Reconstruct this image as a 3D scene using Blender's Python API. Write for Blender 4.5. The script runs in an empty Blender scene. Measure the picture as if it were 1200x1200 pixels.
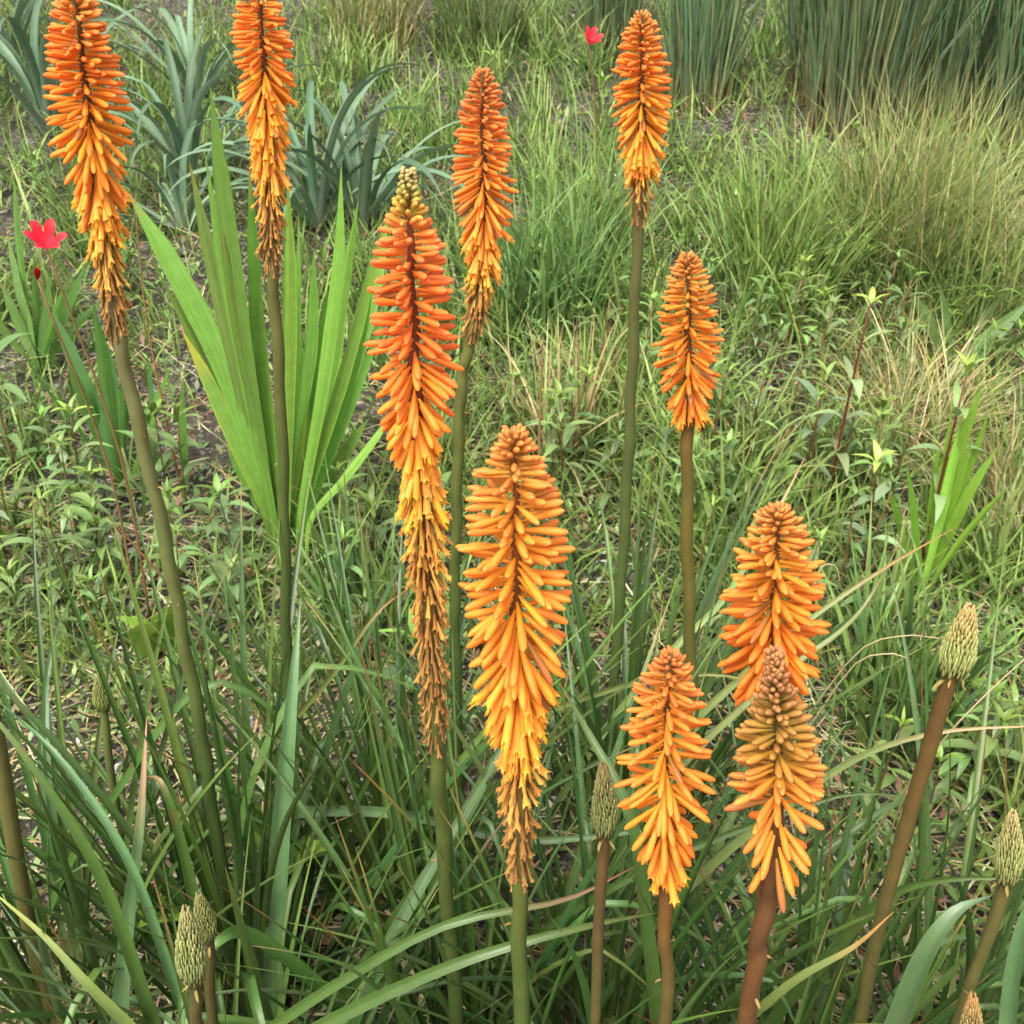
import bpy, math, random
import numpy as np
from mathutils import Vector, Matrix

random.seed(7)
rng = np.random.default_rng(7)
R = math.radians
SC = bpy.context.scene
COL = SC.collection

# ------------------------------------------------------------------ camera
CAM_H, PITCH, FOV = 1.35, R(32.0), R(50.0)
FPX = 600.0 / math.tan(FOV / 2)
cd = bpy.data.cameras.new('camera')
cam = bpy.data.objects.new('camera', cd)
COL.objects.link(cam)
cam.location = (0, 0, CAM_H)
cam.rotation_euler = (math.pi / 2 - PITCH, 0, 0)
cd.sensor_width = 36
cd.angle = FOV
cd.clip_start = 0.02
cd.clip_end = 500
cd.dof.use_dof = True                  # a phone's small lens: just soft far away
cd.dof.focus_distance = 0.85
cd.dof.aperture_fstop = 26
SC.camera = cam

# ------------------------------------------------------------------ sky, sun, exposure (bright overcast)
SUN_EL, SUN_AZ = R(58), R(205)          # azimuth clockwise from +Y
w = bpy.data.worlds.new('World')
SC.world = w
w.use_nodes = True
nt = w.node_tree
bg = nt.nodes['Background']
sky = nt.nodes.new('ShaderNodeTexSky')
sky.sky_type = 'NISHITA'
sky.sun_disc = False
sky.sun_elevation = SUN_EL
sky.sun_rotation = SUN_AZ
sky.dust_density = 4.0
sky.air_density = 1.0
hs = nt.nodes.new('ShaderNodeHueSaturation')
hs.inputs['Saturation'].default_value = 0.04     # cloud cover greys the blue
nt.links.new(sky.outputs[0], hs.inputs['Color'])
nt.links.new(hs.outputs[0], bg.inputs['Color'])
bg.inputs['Strength'].default_value = 0.14
sl = bpy.data.lights.new('sun', 'SUN')
sl.energy = 1.5
sl.angle = R(24)
sl.color = (1.0, 0.94, 0.83)
so = bpy.data.objects.new('sun', sl)
COL.objects.link(so)
sdir = Vector((math.sin(SUN_AZ) * math.cos(SUN_EL), math.cos(SUN_AZ) * math.cos(SUN_EL), math.sin(SUN_EL)))
so.rotation_euler = sdir.to_track_quat('Z', 'Y').to_euler()
so.location = sdir * 20
vs = SC.view_settings
vs.view_transform = 'Standard'
vs.look = 'None'
vs.gamma = 1.0
vs.exposure = 1.62
try:
    SC.cycles.use_denoising = True
    SC.cycles.max_bounces = 4
    SC.cycles.diffuse_bounces = 2
    SC.cycles.glossy_bounces = 1
    SC.cycles.transmission_bounces = 2
    SC.cycles.adaptive_threshold = 0.02
except Exception:
    pass

# ------------------------------------------------------------------ helpers
Fv = np.array([0, math.cos(PITCH), -math.sin(PITCH)])
Uv = np.array([0, math.sin(PITCH), math.cos(PITCH)])
Rv = np.array([1.0, 0, 0])
Cv = np.array([0, 0, CAM_H])


def ray(u, v):
    return Fv + (u - 600) / FPX * Rv - (v - 600) / FPX * Uv


def P(u, v, Y):
    """the point on the ray through photograph pixel (u, v) at horizontal distance Y"""
    d = ray(u, v)
    return Vector(Cv + d * (Y / d[1]))


SL = 0.2125


def gz(x, y):
    """height of the ground: level at the clump, then a bank that rises away from it"""
    x = np.asarray(x, float); y = np.asarray(y, float)
    t = np.clip(y - 1.0, -1, 9.0)
    ramp = SL * (np.sqrt(t * t + 0.09) + t) / 2
    b = 0.018 * np.sin(3.1 * x + 1.3) * np.cos(2.7 * y) + 0.010 * np.sin(7.3 * x + 2.1 * y) + 0.006 * np.sin(13 * x - 11 * y)
    return ramp + b


def G(u, v):
    """ground points under photograph pixels"""
    u = np.atleast_1d(np.asarray(u, float)); v = np.atleast_1d(np.asarray(v, float))
    d = Fv[None] + ((u - 600) / FPX)[:, None] * Rv[None] - ((v - 600) / FPX)[:, None] * Uv[None]
    lo = np.full(len(u), 0.2); hi = np.full(len(u), 30.0)
    for _ in range(40):
        m = (lo + hi) / 2
        p = Cv[None] + d * m[:, None]
        above = p[:, 2] > gz(p[:, 0], p[:, 1])
        lo = np.where(above, m, lo); hi = np.where(above, hi, m)
    p = Cv[None] + d * ((lo + hi) / 2)[:, None]
    p[:, 2] = gz(p[:, 0], p[:, 1])
    return p


def G1(u, v):
    return Vector(G(u, v)[0])


def on_ground(x, y, dz=0.0):
    return Vector((x, y, float(gz(x, y)) + dz))


def srgb(r, g, b, k=1.0):
    out = []
    for c in (r, g, b):
        c = c / 255
        out.append(k * (c / 12.92 if c <= 0.04045 else ((c + 0.055) / 1.055) ** 2.4))
    return out


def lerp_tab(tab, t):
    """piecewise linear table [(t, value or tuple)]"""
    if t <= tab[0][0]:
        return tab[0][1]
    for (a, va), (b, vb) in zip(tab, tab[1:]):
        if t <= b:
            k = (t - a) / (b - a)
            if isinstance(va, (int, float)):
                return va + (vb - va) * k
            return tuple(p + (q - p) * k for p, q in zip(va, vb))
    return tab[-1][1]


class MB:
    """collects shapes into one mesh with a colour per vertex and a (u, v) per vertex"""

    def __init__(self):
        self.v, self.f, self.c, self.uv = [], [], [], []

    def add(self, verts, faces, cols, uvs=None):
        o = len(self.v)
        self.v += [tuple(p) for p in verts]
        self.f += [tuple(i + o for i in q) for q in faces]
        self.c += [tuple(c) for c in cols]
        self.uv += list(uvs) if uvs is not None else [(0.5, 0.5)] * len(verts)

    def mesh(self, name, mat, smooth=True):
        me = bpy.data.meshes.new(name)
        me.from_pydata(self.v, [], self.f)
        finish(me, np.array(self.c, float), np.array(self.uv, float), mat, smooth)
        return me


def finish(me, c, uv, mat, smooth=True):
    a = me.color_attributes.new('Col', 'FLOAT_COLOR', 'POINT')
    c4 = np.ones((len(c), 4), np.float32)
    c4[:, :3] = c
    a.data.foreach_set('color', c4.ravel())
    b = me.attributes.new('puv', 'FLOAT_VECTOR', 'POINT')
    u3 = np.zeros((len(uv), 3), np.float32)
    u3[:, :2] = uv
    b.data.foreach_set('vector', u3.ravel())
    me.polygons.foreach_set('use_smooth', np.full(len(me.polygons), smooth))
    me.materials.append(mat)
    me.update()


def mesh_np(name, V, Q, C, UV, mat, smooth=True):
    """a mesh from arrays; Q holds quads or triangles"""
    me = bpy.data.meshes.new(name)
    n, k = Q.shape
    me.vertices.add(len(V))
    me.vertices.foreach_set('co', np.ascontiguousarray(V, np.float32).ravel())
    me.loops.add(n * k)
    me.loops.foreach_set('vertex_index', np.ascontiguousarray(Q, np.int32).ravel())
    me.polygons.add(n)
    me.polygons.foreach_set('loop_start', np.arange(0, n * k, k, dtype=np.int32))
    me.polygons.foreach_set('loop_total', np.full(n, k, np.int32))
    me.update(calc_edges=True)
    finish(me, C, UV, mat, smooth)
    return me


def new(name, data, parent=None, mat=None, loc=None, color=None):
    o = bpy.data.objects.new(name, data)
    COL.objects.link(o)
    if parent is not None:
        o.parent = parent
    if mat is not None:
        o.matrix_basis = mat
    if loc is not None:
        o.location = loc
    if color is not None:
        o.color = (color[0], color[1], color[2], 1)
    return o


def tag(o, label=None, cat=None, group=None, kind=None):
    if label: o['label'] = label
    if cat: o['category'] = cat
    if group: o['group'] = group
    if kind: o['kind'] = kind
    return o


def thing(name, label, cat, loc, group=None):
    o = new(name, None, loc=loc)
    o.empty_display_size = 0.02
    return tag(o, label, cat, group)


def frame(pos, X, Zhint, scale=(1, 1, 1)):
    X = X.normalized()
    Y = Zhint.cross(X)
    if Y.length < 1e-5:
        Y = Vector((0, 1, 0)).cross(X)
    Y.normalize()
    Z = X.cross(Y)
    m = Matrix(((X.x * scale[0], Y.x * scale[1], Z.x * scale[2], pos.x),
                (X.y * scale[0], Y.y * scale[1], Z.y * scale[2], pos.y),
                (X.z * scale[0], Y.z * scale[1], Z.z * scale[2], pos.z),
                (0, 0, 0, 1)))
    return m


def catmull(pts, n):
    """n+1 points evenly spread by parameter through the given ones"""
    pts = [Vector(p) for p in pts]
    if len(pts) == 2:
        return [pts[0].lerp(pts[1], i / n) for i in range(n + 1)]
    ext = [pts[0] * 2 - pts[1]] + pts + [pts[-1] * 2 - pts[-2]]
    seg = len(pts) - 1
    out = []
    for i in range(n + 1):
        t = i / n * seg
        k = min(int(t), seg - 1)
        t -= k
        a, b, c, d = ext[k:k + 4]
        out.append(0.5 * ((2 * b) + (c - a) * t + (2 * a - 5 * b + 4 * c - d) * t * t + (3 * b - a - 3 * c + d) * t ** 3))
    return out


def to_ground(pts):
    """carries a leaf or stalk on from its first point, curving down until it meets the soil"""
    p, d = pts[0].copy(), (pts[0] - pts[1]).normalized()
    ext = []
    for k in range(80):
        if p.z <= float(gz(p.x, p.y)): break
        d = (d + Vector((0, .02, -.10))).normalized()
        p = p + d * .04
        ext.append(p.copy())
    return ext[::-1][::3] + pts if ext else pts


# ------------------------------------------------------------------ materials
def plant_mat(name, rough=0.5, transl=0.25, spec=0.4, vein=0.0, vein_n=14, mottle=0.25, bump=0.0, spot=0.0, objvar=0.18, hue_var=0.02, streak=0.0, k=0.74):
    """colour = the mesh's own colour x the object's colour, with veins, mottling and a little variation from plant to plant"""
    m = bpy.data.materials.new(name)
    m.use_nodes = True
    N, L = m.node_tree.nodes, m.node_tree.links
    bs = N['Principled BSDF']
    out = N['Material Output']
    at = N.new('ShaderNodeAttribute'); at.attribute_name = 'Col'
    oi = N.new('ShaderNodeObjectInfo')
    mul = N.new('ShaderNodeMix'); mul.data_type = 'RGBA'; mul.blend_type = 'MULTIPLY'
    mul.inputs[0].default_value = 1
    L.new(at.outputs['Color'], mul.inputs[6]); L.new(oi.outputs['Color'], mul.inputs[7])
    col = mul.outputs[2]
    tc = N.new('ShaderNodeTexCoord')
    pu = N.new('ShaderNodeAttribute'); pu.attribute_name = 'puv'
    sx = N.new('ShaderNodeSeparateXYZ'); L.new(pu.outputs['Vector'], sx.inputs[0])
    no = N.new('ShaderNodeTexNoise'); no.inputs['Scale'].default_value = 55; no.inputs['Detail'].default_value = 3
    L.new(tc.outputs['Object'], no.inputs['Vector'])
    # value = 1 + objvar*(rand-.5)*2 + mottle*(noise-.5)*2 + vein
    def math_(op, a, b):
        x = N.new('ShaderNodeMath'); x.operation = op
        for i, q in enumerate((a, b)):
            if isinstance(q, (int, float)): x.inputs[i].default_value = q
            else: L.new(q, x.inputs[i])
        return x.outputs[0]
    val = math_('MULTIPLY_ADD', oi.outputs['Random'], 2 * objvar * k)
    val.node.inputs[2].default_value = (1 - objvar) * k
    v2 = math_('MULTIPLY_ADD', no.outputs['Fac'], 2 * mottle); v2.node.inputs[2].default_value = 1 - mottle
    val = math_('MULTIPLY', val, v2)
    if vein:
        s = math_('SINE', math_('MULTIPLY', sx.outputs[0], vein_n * 2 * math.pi), 0)
        v3 = math_('MULTIPLY_ADD', s, vein); v3.node.inputs[2].default_value = 1.0
        val = math_('MULTIPLY', val, v3)
    if streak:     # long fibres: noise stretched along the leaf or stem
        cmb = N.new('ShaderNodeCombineXYZ')
        L.new(math_('MULTIPLY', sx.outputs[0], 26), cmb.inputs[0]); L.new(math_('MULTIPLY', sx.outputs[1], 2.5), cmb.inputs[1]); L.new(math_('MULTIPLY', oi.outputs['Random'], 40), cmb.inputs[2])
        ns = N.new('ShaderNodeTexNoise'); ns.inputs['Scale'].default_value = 1.0; ns.inputs['Detail'].default_value = 3
        L.new(cmb.outputs[0], ns.inputs['Vector'])
        v4 = math_('MULTIPLY_ADD', ns.outputs['Fac'], 2 * streak); v4.node.inputs[2].default_value = 1 - streak
        val = math_('MULTIPLY', val, v4)
    hsv = N.new('ShaderNodeHueSaturation')
    hue = math_('MULTIPLY_ADD', oi.outputs['Random'], hue_var); hue.node.inputs[2].default_value = 0.5 - hue_var / 2
    L.new(hue, hsv.inputs['Hue'])
    L.new(val, hsv.inputs['Value'])
    L.new(col, hsv.inputs['Color'])
    col = hsv.outputs[0]
    if spot:      # brown blotches of old leaf
        sp = N.new('ShaderNodeTexNoise'); sp.inputs['Scale'].default_value = 38; sp.inputs['Detail'].default_value = 4
        L.new(tc.outputs['Object'], sp.inputs['Vector'])
        rp = N.new('ShaderNodeMapRange'); rp.inputs[1].default_value = 0.64; rp.inputs[2].default_value = 0.72
        rp.inputs[4].default_value = spot
        L.new(sp.outputs['Fac'], rp.inputs[0])
        mx = N.new('ShaderNodeMix'); mx.data_type = 'RGBA'
        L.new(rp.outputs[0], mx.inputs[0]); L.new(col, mx.inputs[6])
        mx.inputs[7].default_value = (0.16, 0.075, 0.025, 1)
        col = mx.outputs[2]
    L.new(col, bs.inputs['Base Color'])
    bs.inputs['Roughness'].default_value = rough
    bs.inputs['Specular IOR Level'].default_value = spec
    if bump:
        bp = N.new('ShaderNodeBump'); bp.inputs['Strength'].default_value = bump; bp.inputs['Distance'].default_value = 0.002
        L.new(val, bp.inputs['Height']); L.new(bp.outputs[0], bs.inputs['Normal'])
    if transl:
        tr = N.new('ShaderNodeBsdfTranslucent')
        L.new(col, tr.inputs['Color'])
        ms = N.new('ShaderNodeMixShader'); ms.inputs[0].default_value = transl
        L.new(bs.outputs[0], ms.inputs[1]); L.new(tr.outputs[0], ms.inputs[2])
        L.new(ms.outputs[0], out.inputs['Surface'])
    return m


M_PETAL = plant_mat('petal', rough=0.5, transl=0.34, spec=0.3, mottle=0.14, objvar=0.08, hue_var=0.008, streak=0.10, k=1.0)
M_WITHER = plant_mat('withered_petal', k=0.74, rough=0.8, transl=0.15, spec=0.15, mottle=0.35, objvar=0.3)
M_STEM = plant_mat('flower_stem', k=0.8, rough=0.7, transl=0.0, spec=0.3, mottle=0.28, objvar=0.06, spot=0.3, streak=0.22, bump=0.2, hue_var=0.01)
M_STRAP = plant_mat('strap_leaf', k=0.86, rough=0.36, transl=0.2, spec=0.5, vein=0.10, vein_n=9, mottle=0.18, bump=0.25, spot=0.45, objvar=0.25, streak=0.3)
M_FAN = plant_mat('pleated_leaf', rough=0.45, transl=0.35, spec=0.4, vein=0.12, vein_n=10, mottle=0.2, bump=0.4, objvar=0.16, streak=0.5, spot=0.15, hue_var=0.01)
M_GLAUC = plant_mat('glaucous_leaf', rough=0.6, transl=0.15, spec=0.35, vein=0.06, vein_n=8, mottle=0.14, bump=0.15, objvar=0.15, streak=0.25)
M_WEED = plant_mat('weed_leaf', rough=0.42, transl=0.25, spec=0.5, vein=0.05, vein_n=3, mottle=0.2, objvar=0.25)
M_GRASS = plant_mat('grass_blade', rough=0.5, transl=0.28, spec=0.35, mottle=0.2, objvar=0.1)
M_STRAW = plant_mat('dry_straw', rough=0.7, transl=0.1, spec=0.2, mottle=0.2, objvar=0.1)
M_STONE = plant_mat('pebble', rough=0.85, transl=0.0, spec=0.2, mottle=0.3, objvar=0.0)


def soil_mat():
    m = bpy.data.materials.new('soil')
    m.use_nodes = True
    N, L = m.node_tree.nodes, m.node_tree.links
    bs = N['Principled BSDF']
    bs.inputs['Roughness'].default_value = 0.95
    bs.inputs['Specular IOR Level'].default_value = 0.15
    tc = N.new('ShaderNodeTexCoord')
    n1 = N.new('ShaderNodeTexNoise'); n1.inputs['Scale'].default_value = 9; n1.inputs['Detail'].default_value = 8; n1.inputs['Roughness'].default_value = 0.7
    n2 = N.new('ShaderNodeTexNoise'); n2.inputs['Scale'].default_value = 120; n2.inputs['Detail'].default_value = 4
    vo = N.new('ShaderNodeTexVoronoi'); vo.inputs['Scale'].default_value = 160
    n3 = N.new('ShaderNodeTexNoise'); n3.inputs['Scale'].default_value = 3.2; n3.inputs['Detail'].default_value = 5
    for n in (n1, n2, vo, n3): L.new(tc.outputs['Object'], n.inputs['Vector'])
    r1 = N.new('ShaderNodeValToRGB')
    e = r1.color_ramp.elements
    e[0].position, e[0].color = 0.3, (0.022, 0.018, 0.014, 1)
    e[1].position, e[1].color = 0.72, (0.085, 0.071, 0.055, 1)
    L.new(n1.outputs['Fac'], r1.inputs[0])
    mx = N.new('ShaderNodeMix'); mx.data_type = 'RGBA'; mx.blend_type = 'OVERLAY'; mx.inputs[0].default_value = 0.6
    L.new(r1.outputs[0], mx.inputs[6]); L.new(n2.outputs['Color'], mx.inputs[7])
    # grit: pale grains picked out of a cell pattern
    mr = N.new('ShaderNodeMapRange'); mr.inputs[1].default_value = 0.80; mr.inputs[2].default_value = 0.84
    sp = N.new('ShaderNodeSeparateColor'); L.new(vo.outputs['Color'], sp.inputs[0]); L.new(sp.outputs[0], mr.inputs[0])
    gr = N.new('ShaderNodeMix'); gr.data_type = 'RGBA'
    L.new(mr.outputs[0], gr.inputs[0]); L.new(mx.outputs[2], gr.inputs[6]); gr.inputs[7].default_value = (0.16, 0.15, 0.135, 1)
    # moss
    mo = N.new('ShaderNodeMapRange'); mo.inputs[1].default_value = 0.5; mo.inputs[2].default_value = 0.68; mo.inputs[4].default_value = 0.8
    L.new(n3.outputs['Fac'], mo.inputs[0])
    mm = N.new('ShaderNodeMix'); mm.data_type = 'RGBA'
    L.new(mo.outputs[0], mm.inputs[0]); L.new(gr.outputs[2], mm.inputs[6]); mm.inputs[7].default_value = (0.042, 0.056, 0.018, 1)
    L.new(mm.outputs[2], bs.inputs['Base Color'])
    bp = N.new('ShaderNodeBump'); bp.inputs['Strength'].default_value = 0.9; bp.inputs['Distance'].default_value = 0.012
    L.new(n2.outputs['Fac'], bp.inputs['Height']); L.new(bp.outputs[0], bs.inputs['Normal'])
    return m


# ------------------------------------------------------------------ ground
xs = np.concatenate([np.linspace(-70, -4, 14)[:-1], np.linspace(-4, 4, 230), np.linspace(4, 70, 14)[1:]])
ys = np.concatenate([np.linspace(-60, -0.6, 12)[:-1], np.linspace(-0.6, 7.5, 230), np.linspace(7.5, 90, 14)[1:]])
X, Y = np.meshgrid(xs, ys)
Z = gz(X, Y) + rng.normal(0, 0.0035, X.shape)
Vg = np.stack([X, Y, Z], -1).reshape(-1, 3)
nx, ny = len(xs), len(ys)
ii, jj = np.meshgrid(np.arange(nx - 1), np.arange(ny - 1))
a = (jj * nx + ii).ravel()
Qg = np.stack([a, a + 1, a + nx + 1, a + nx], -1)
ground = new('ground', mesh_np('ground', Vg, Qg, np.ones((len(Vg), 3)), np.zeros((len(Vg), 2)), soil_mat()))
tag(ground, 'dark gritty soil of the planted bank', 'ground', kind='structure')


# ------------------------------------------------------------------ blade batches
def blades(base, az, length, width, lean, bend, col, tipcol, K=4, twist=None, wprof=None):
    """N ribbons: each starts at base, leans by `lean` from upright towards azimuth az and bends over by `bend` more at its tip"""
    n = len(base)
    s = np.linspace(0, 1, K + 1)
    th = lean[:, None] + bend[:, None] * (s[None] ** 1.3)
    ds = length[:, None] / K
    thm = (th[:, 1:] + th[:, :-1]) / 2
    h = np.concatenate([np.zeros((n, 1)), np.cumsum(np.sin(thm) * ds, 1)], 1)
    z = np.concatenate([np.zeros((n, 1)), np.cumsum(np.cos(thm) * ds, 1)], 1)
    ca, sa = np.cos(az)[:, None], np.sin(az)[:, None]
    cx = base[:, 0:1] + h * ca
    cy = base[:, 1:2] + h * sa
    cz = base[:, 2:3] + z
    if wprof is None:
        wprof = np.clip(1 - s ** 2.2, 0.04, 1) * (0.75 + 0.5 * s * (1 - s) * 2)
    wd = width[:, None] * wprof[None] / 2
    tw = az if twist is None else az + twist
    sx, sy = -np.sin(tw)[:, None], np.cos(tw)[:, None]
    V = np.empty((n, K + 1, 2, 3))
    V[:, :, 0, 0] = cx - sx * wd; V[:, :, 0, 1] = cy - sy * wd; V[:, :, 0, 2] = cz
    V[:, :, 1, 0] = cx + sx * wd; V[:, :, 1, 1] = cy + sy * wd; V[:, :, 1, 2] = cz
    idx = np.arange(n * (K + 1) * 2).reshape(n, K + 1, 2)
    Q = np.stack([idx[:, :-1, 0], idx[:, :-1, 1], idx[:, 1:, 1], idx[:, 1:, 0]], -1).reshape(-1, 4)
    k = (s ** 2)[None, :, None]
    C = col[:, None] * (1 - k) + tipcol[:, None] * k
    C = np.repeat(C[:, :, None], 2, 2)
    UV = np.zeros((n, K + 1, 2, 2))
    UV[:, :, 1, 0] = 1
    UV[:, :, :, 1] = s[None, :, None]
    return V.reshape(-1, 3), Q, C.reshape(-1, 3), UV.reshape(-1, 2)


def cat(parts):
    Vs, Qs, Cs, Us, o = [], [], [], [], 0
    for V, Q, C, U in parts:
        Vs.append(V); Qs.append(Q + o); Cs.append(C); Us.append(U); o += len(V)
    return np.concatenate(Vs), np.concatenate(Qs), np.concatenate(Cs), np.concatenate(Us)


def pick(cols, n, var=0.2):
    cols = np.array(cols, float)
    c = cols[rng.integers(0, len(cols), n)]
    return c * (1 + var * rng.normal(0, 1, (n, 1))).clip(0.4, 1.7)


def U_(a, b, n):
    return rng.uniform(a, b, n)


GREEN = [srgb(108, 140, 66), srgb(120, 152, 72), srgb(94, 128, 62), srgb(134, 162, 84)]
STRAW = [srgb(196, 178, 130), srgb(176, 152, 105), srgb(210, 198, 158), srgb(160, 128, 84)]
DEEP = [srgb(62, 98, 58), srgb(72, 110, 60), srgb(84, 120, 70)]
OLIVE = [srgb(120, 140, 66), srgb(138, 152, 78), srgb(104, 132, 62)]
REED = [srgb(96, 126, 88), srgb(110, 140, 98), srgb(82, 112, 80), srgb(126, 148, 98), srgb(140, 148, 98)]


# ------------------------------------------------------------------ leaf ribbons
def ribbon(mb, pts, width, side, keel=0.3, K=12, nc=3, col=(0.1, 0.2, 0.05), tip=(0.25, 0.15, 0.05), tip_from=0.85,
           prof=None, twist=0.0, pleat=0.0, edge=None, base=None, wob=0.0):
    c = catmull(pts, K)
    verts, uvs, cols, faces = [], [], [], []
    for i, p in enumerate(c):
        s = i / K
        t = (c[min(i + 1, K)] - c[max(i - 1, 0)]).normalized()
        sd = side - t * side.dot(t)
        sd.normalize()
        nrm = t.cross(sd)
        ang = twist * s
        sd2 = sd * math.cos(ang) + nrm * math.sin(ang)
        n2 = t.cross(sd2)
        wd = width * (prof(s) if prof else (1 - s ** 2.5) * (0.8 + 0.4 * math.sin(math.pi * min(1, s * 1.3)))) / 2
        wd = max(wd, width * 0.012)
        for j in range(nc):
            q = j / (nc - 1) * 2 - 1
            off = abs(q) * keel * wd
            if pleat:
                off += pleat * wd * (1 if j % 2 else -1)
            wv = wob * wd * math.sin(s * 17 + 3 * q + width * 900)
            verts.append(p + sd2 * (q * wd) + n2 * (off + wv))
            uvs.append((q * 0.5 + 0.5, s))
            k = max(0.0, (s - tip_from) / max(1e-3, 1 - tip_from)) ** 0.8
            cc = tuple(a * (1 - k) + b * k for a, b in zip(col, tip))
            if base is not None and s < 0.18:
                kb = 1 - s / 0.18
                cc = tuple(a * (1 - kb) + b * kb for a, b in zip(cc, base))
            if edge is not None and abs(q) > 0.8:
                cc = tuple((a + b) / 2 for a, b in zip(cc, edge))
            cols.append(cc)
    for i in range(K):
        for j in range(nc - 1):
            a_ = i * nc + j
            faces.append((a_, a_ + 1, a_ + nc + 1, a_ + nc))
    mb.add(verts, faces, cols, uvs)


def tube(mb, pts, radii, n=8, cols=None, cap=True):
    verts, faces, cc, uvs = [], [], [], []
    m = len(pts)
    ref = Vector((0.13, 0.97, 0.2))
    for i, p in enumerate(pts):
        t = (pts[min(i + 1, m - 1)] - pts[max(i - 1, 0)]).normalized()
        a_ = t.cross(ref).normalized()
        b_ = t.cross(a_)
        for j in range(n):
            g = 2 * math.pi * j / n
            verts.append(p + (a_ * math.cos(g) + b_ * math.sin(g)) * radii[i])
            cc.append(cols[i])
            uvs.append((j / n, i / m))
    for i in range(m - 1):
        for j in range(n):
            k = (j + 1) % n
            faces.append((i * n + j, i * n + k, (i + 1) * n + k, (i + 1) * n + j))
    if cap:
        faces.append(tuple(range(n))[::-1])
        faces.append(tuple((m - 1) * n + j for j in range(n)))
    mb.add(verts, faces, cc, uvs)


# ------------------------------------------------------------------ floret meshes (length 1 along +X, radius about 1: scaled per copy)
def floret_mesh(kind, seed):
    r = random.Random(seed)
    mb = MB()
    n = 8
    if kind == 'closed':
        prof = [(0, .30, (1.0, 1.25, .9)), (.12, .44, (1, 1.2, .9)), (.35, .70, (1, 1.1, .9)), (.6, .96, (1, 1, 1)), (.8, 1.0, (1, .93, 1)), (.92, .78, (1, .86, 1)), (.985, .38, (1.0, .9, 1.2)), (1.0, .1, (.95, .95, 1.3))]
    elif kind == 'bud':
        prof = [(0, .4, (.75, .9, .7)), (.3, .8, (.85, .95, .8)), (.6, 1.0, (1, 1, 1)), (.82, .9, (1, 1, 1)), (.95, .55, (1.08, 1, 1)), (1.0, .12, (1.1, 1.0, .9))]
    elif kind == 'open':
        prof = [(0, .34, (1, 1.1, .9)), (.3, .72, (1, 1.02, .9)), (.6, .92, (1, 1, 1)), (.84, 1.0, (1, 1, 1)), (.95, 1.12, (1.02, 1.05, 1))]
    else:
        prof = [(0, .35, (.8, .8, .8)), (.22, r.uniform(.45, .7), (.9, .9, .9)), (.45, r.uniform(.4, .75), (1, 1, 1)), (.68, r.uniform(.5, .8), (1.05, 1, .95)), (.9, r.uniform(.7, 1.1), (1.12, 1.08, 1))]
    droop = r.uniform(-1.0, .7) if kind != 'wither' else r.uniform(-1.2, 1.2)
    bow = r.uniform(-.8, .8) if kind != 'wither' else r.uniform(-1, 1)
    V, F, C, UVs = [], [], [], []
    for i, (x, rad, c) in enumerate(prof):
        for j in range(n):
            g = 2 * math.pi * j / n
            rr = rad * (1 + (0.11 if kind != 'wither' else 0.3) * r.uniform(-1, 1))
            V.append(Vector((x, rr * math.cos(g) + bow * x * x, rr * math.sin(g) + droop * x * x)))
            C.append(c); UVs.append((j / n, x))
    m = len(prof)
    for i in range(m - 1):
        for j in range(n):
            k = (j + 1) % n
            F.append((i * n + j, i * n + k, (i + 1) * n + k, (i + 1) * n + j))
    if kind in ('closed', 'bud'):
        F.append(tuple((m - 1) * n + j for j in range(n)))
    mb.add(V, F, C, UVs)
    if kind in ('open', 'wither'):
        x0, r0, c0 = prof[-1]
        lob = 6 if kind == 'open' else 5
        for j in range(lob):          # the flared lips of the tube
            g0, g1, gm = [2 * math.pi * (j + d) / lob for d in (-.42, .42, r.uniform(-.2, .2))]
            rt = r.uniform(1.3, 1.65) if kind == 'open' else r.uniform(.8, 1.9)
            xt = x0 + (r.uniform(.04, .08) if kind == 'open' else r.uniform(.03, .14))
            rb = r0 * 0.97
            o = Vector((0, bow * x0 * x0, droop * x0 * x0))
            mb.add([o + Vector((x0 - .02, rb * math.cos(g0), rb * math.sin(g0))), o + Vector((x0 - .02, rb * math.cos(g1), rb * math.sin(g1))),
                    o + Vector((xt, rt * math.cos(gm), rt * math.sin(gm)))], [(0, 1, 2)], [c0, c0, (1.03, 1.15, 1.1)])
        for j in range(4 if kind == 'open' else 2):     # stamens
            g = r.uniform(0, 6.28)
            o = Vector((0, bow * x0 * x0, droop * x0 * x0))
            a_ = o + Vector((x0 - .1, .3 * math.cos(g), .3 * math.sin(g)))
            b_ = o + Vector((x0 + r.uniform(.08, .18), r.uniform(.3, 1.0) * math.cos(g), r.uniform(.3, 1.0) * math.sin(g)))
            sc = (1.02, 1.4, .9) if kind == 'open' else (1.3, 1.35, 1.1)
            tube(mb, [a_, a_.lerp(b_, .6), b_], [.10, .10, .16], 3, [sc] * 3)
    return mb.mesh('floret_' + kind, M_WITHER if kind == 'wither' else M_PETAL)


FL = {k: [floret_mesh(k, i * 7 + len(k)) for i in range(c)] for k, c in (('closed', 10), ('bud', 4), ('open', 7), ('wither', 10))}


def bract_mesh(seed):
    r = random.Random(seed)
    mb = MB()
    c = srgb(150, 118, 74)
    ribbon(mb, [Vector((0, 0, 0)), Vector((.4, 0, .12)), Vector((.8, .1 * r.uniform(-1, 1), .1)), Vector((1, .2 * r.uniform(-1, 1), r.uniform(-.2, .4)))], 0.30,
           Vector((0, 1, 0)), keel=.8, K=5, col=c, tip=srgb(170, 120, 70), tip_from=.5, wob=.15)
    return mb.mesh('bract', M_STRAW)


BRACT = [bract_mesh(i) for i in range(4)]


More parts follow.
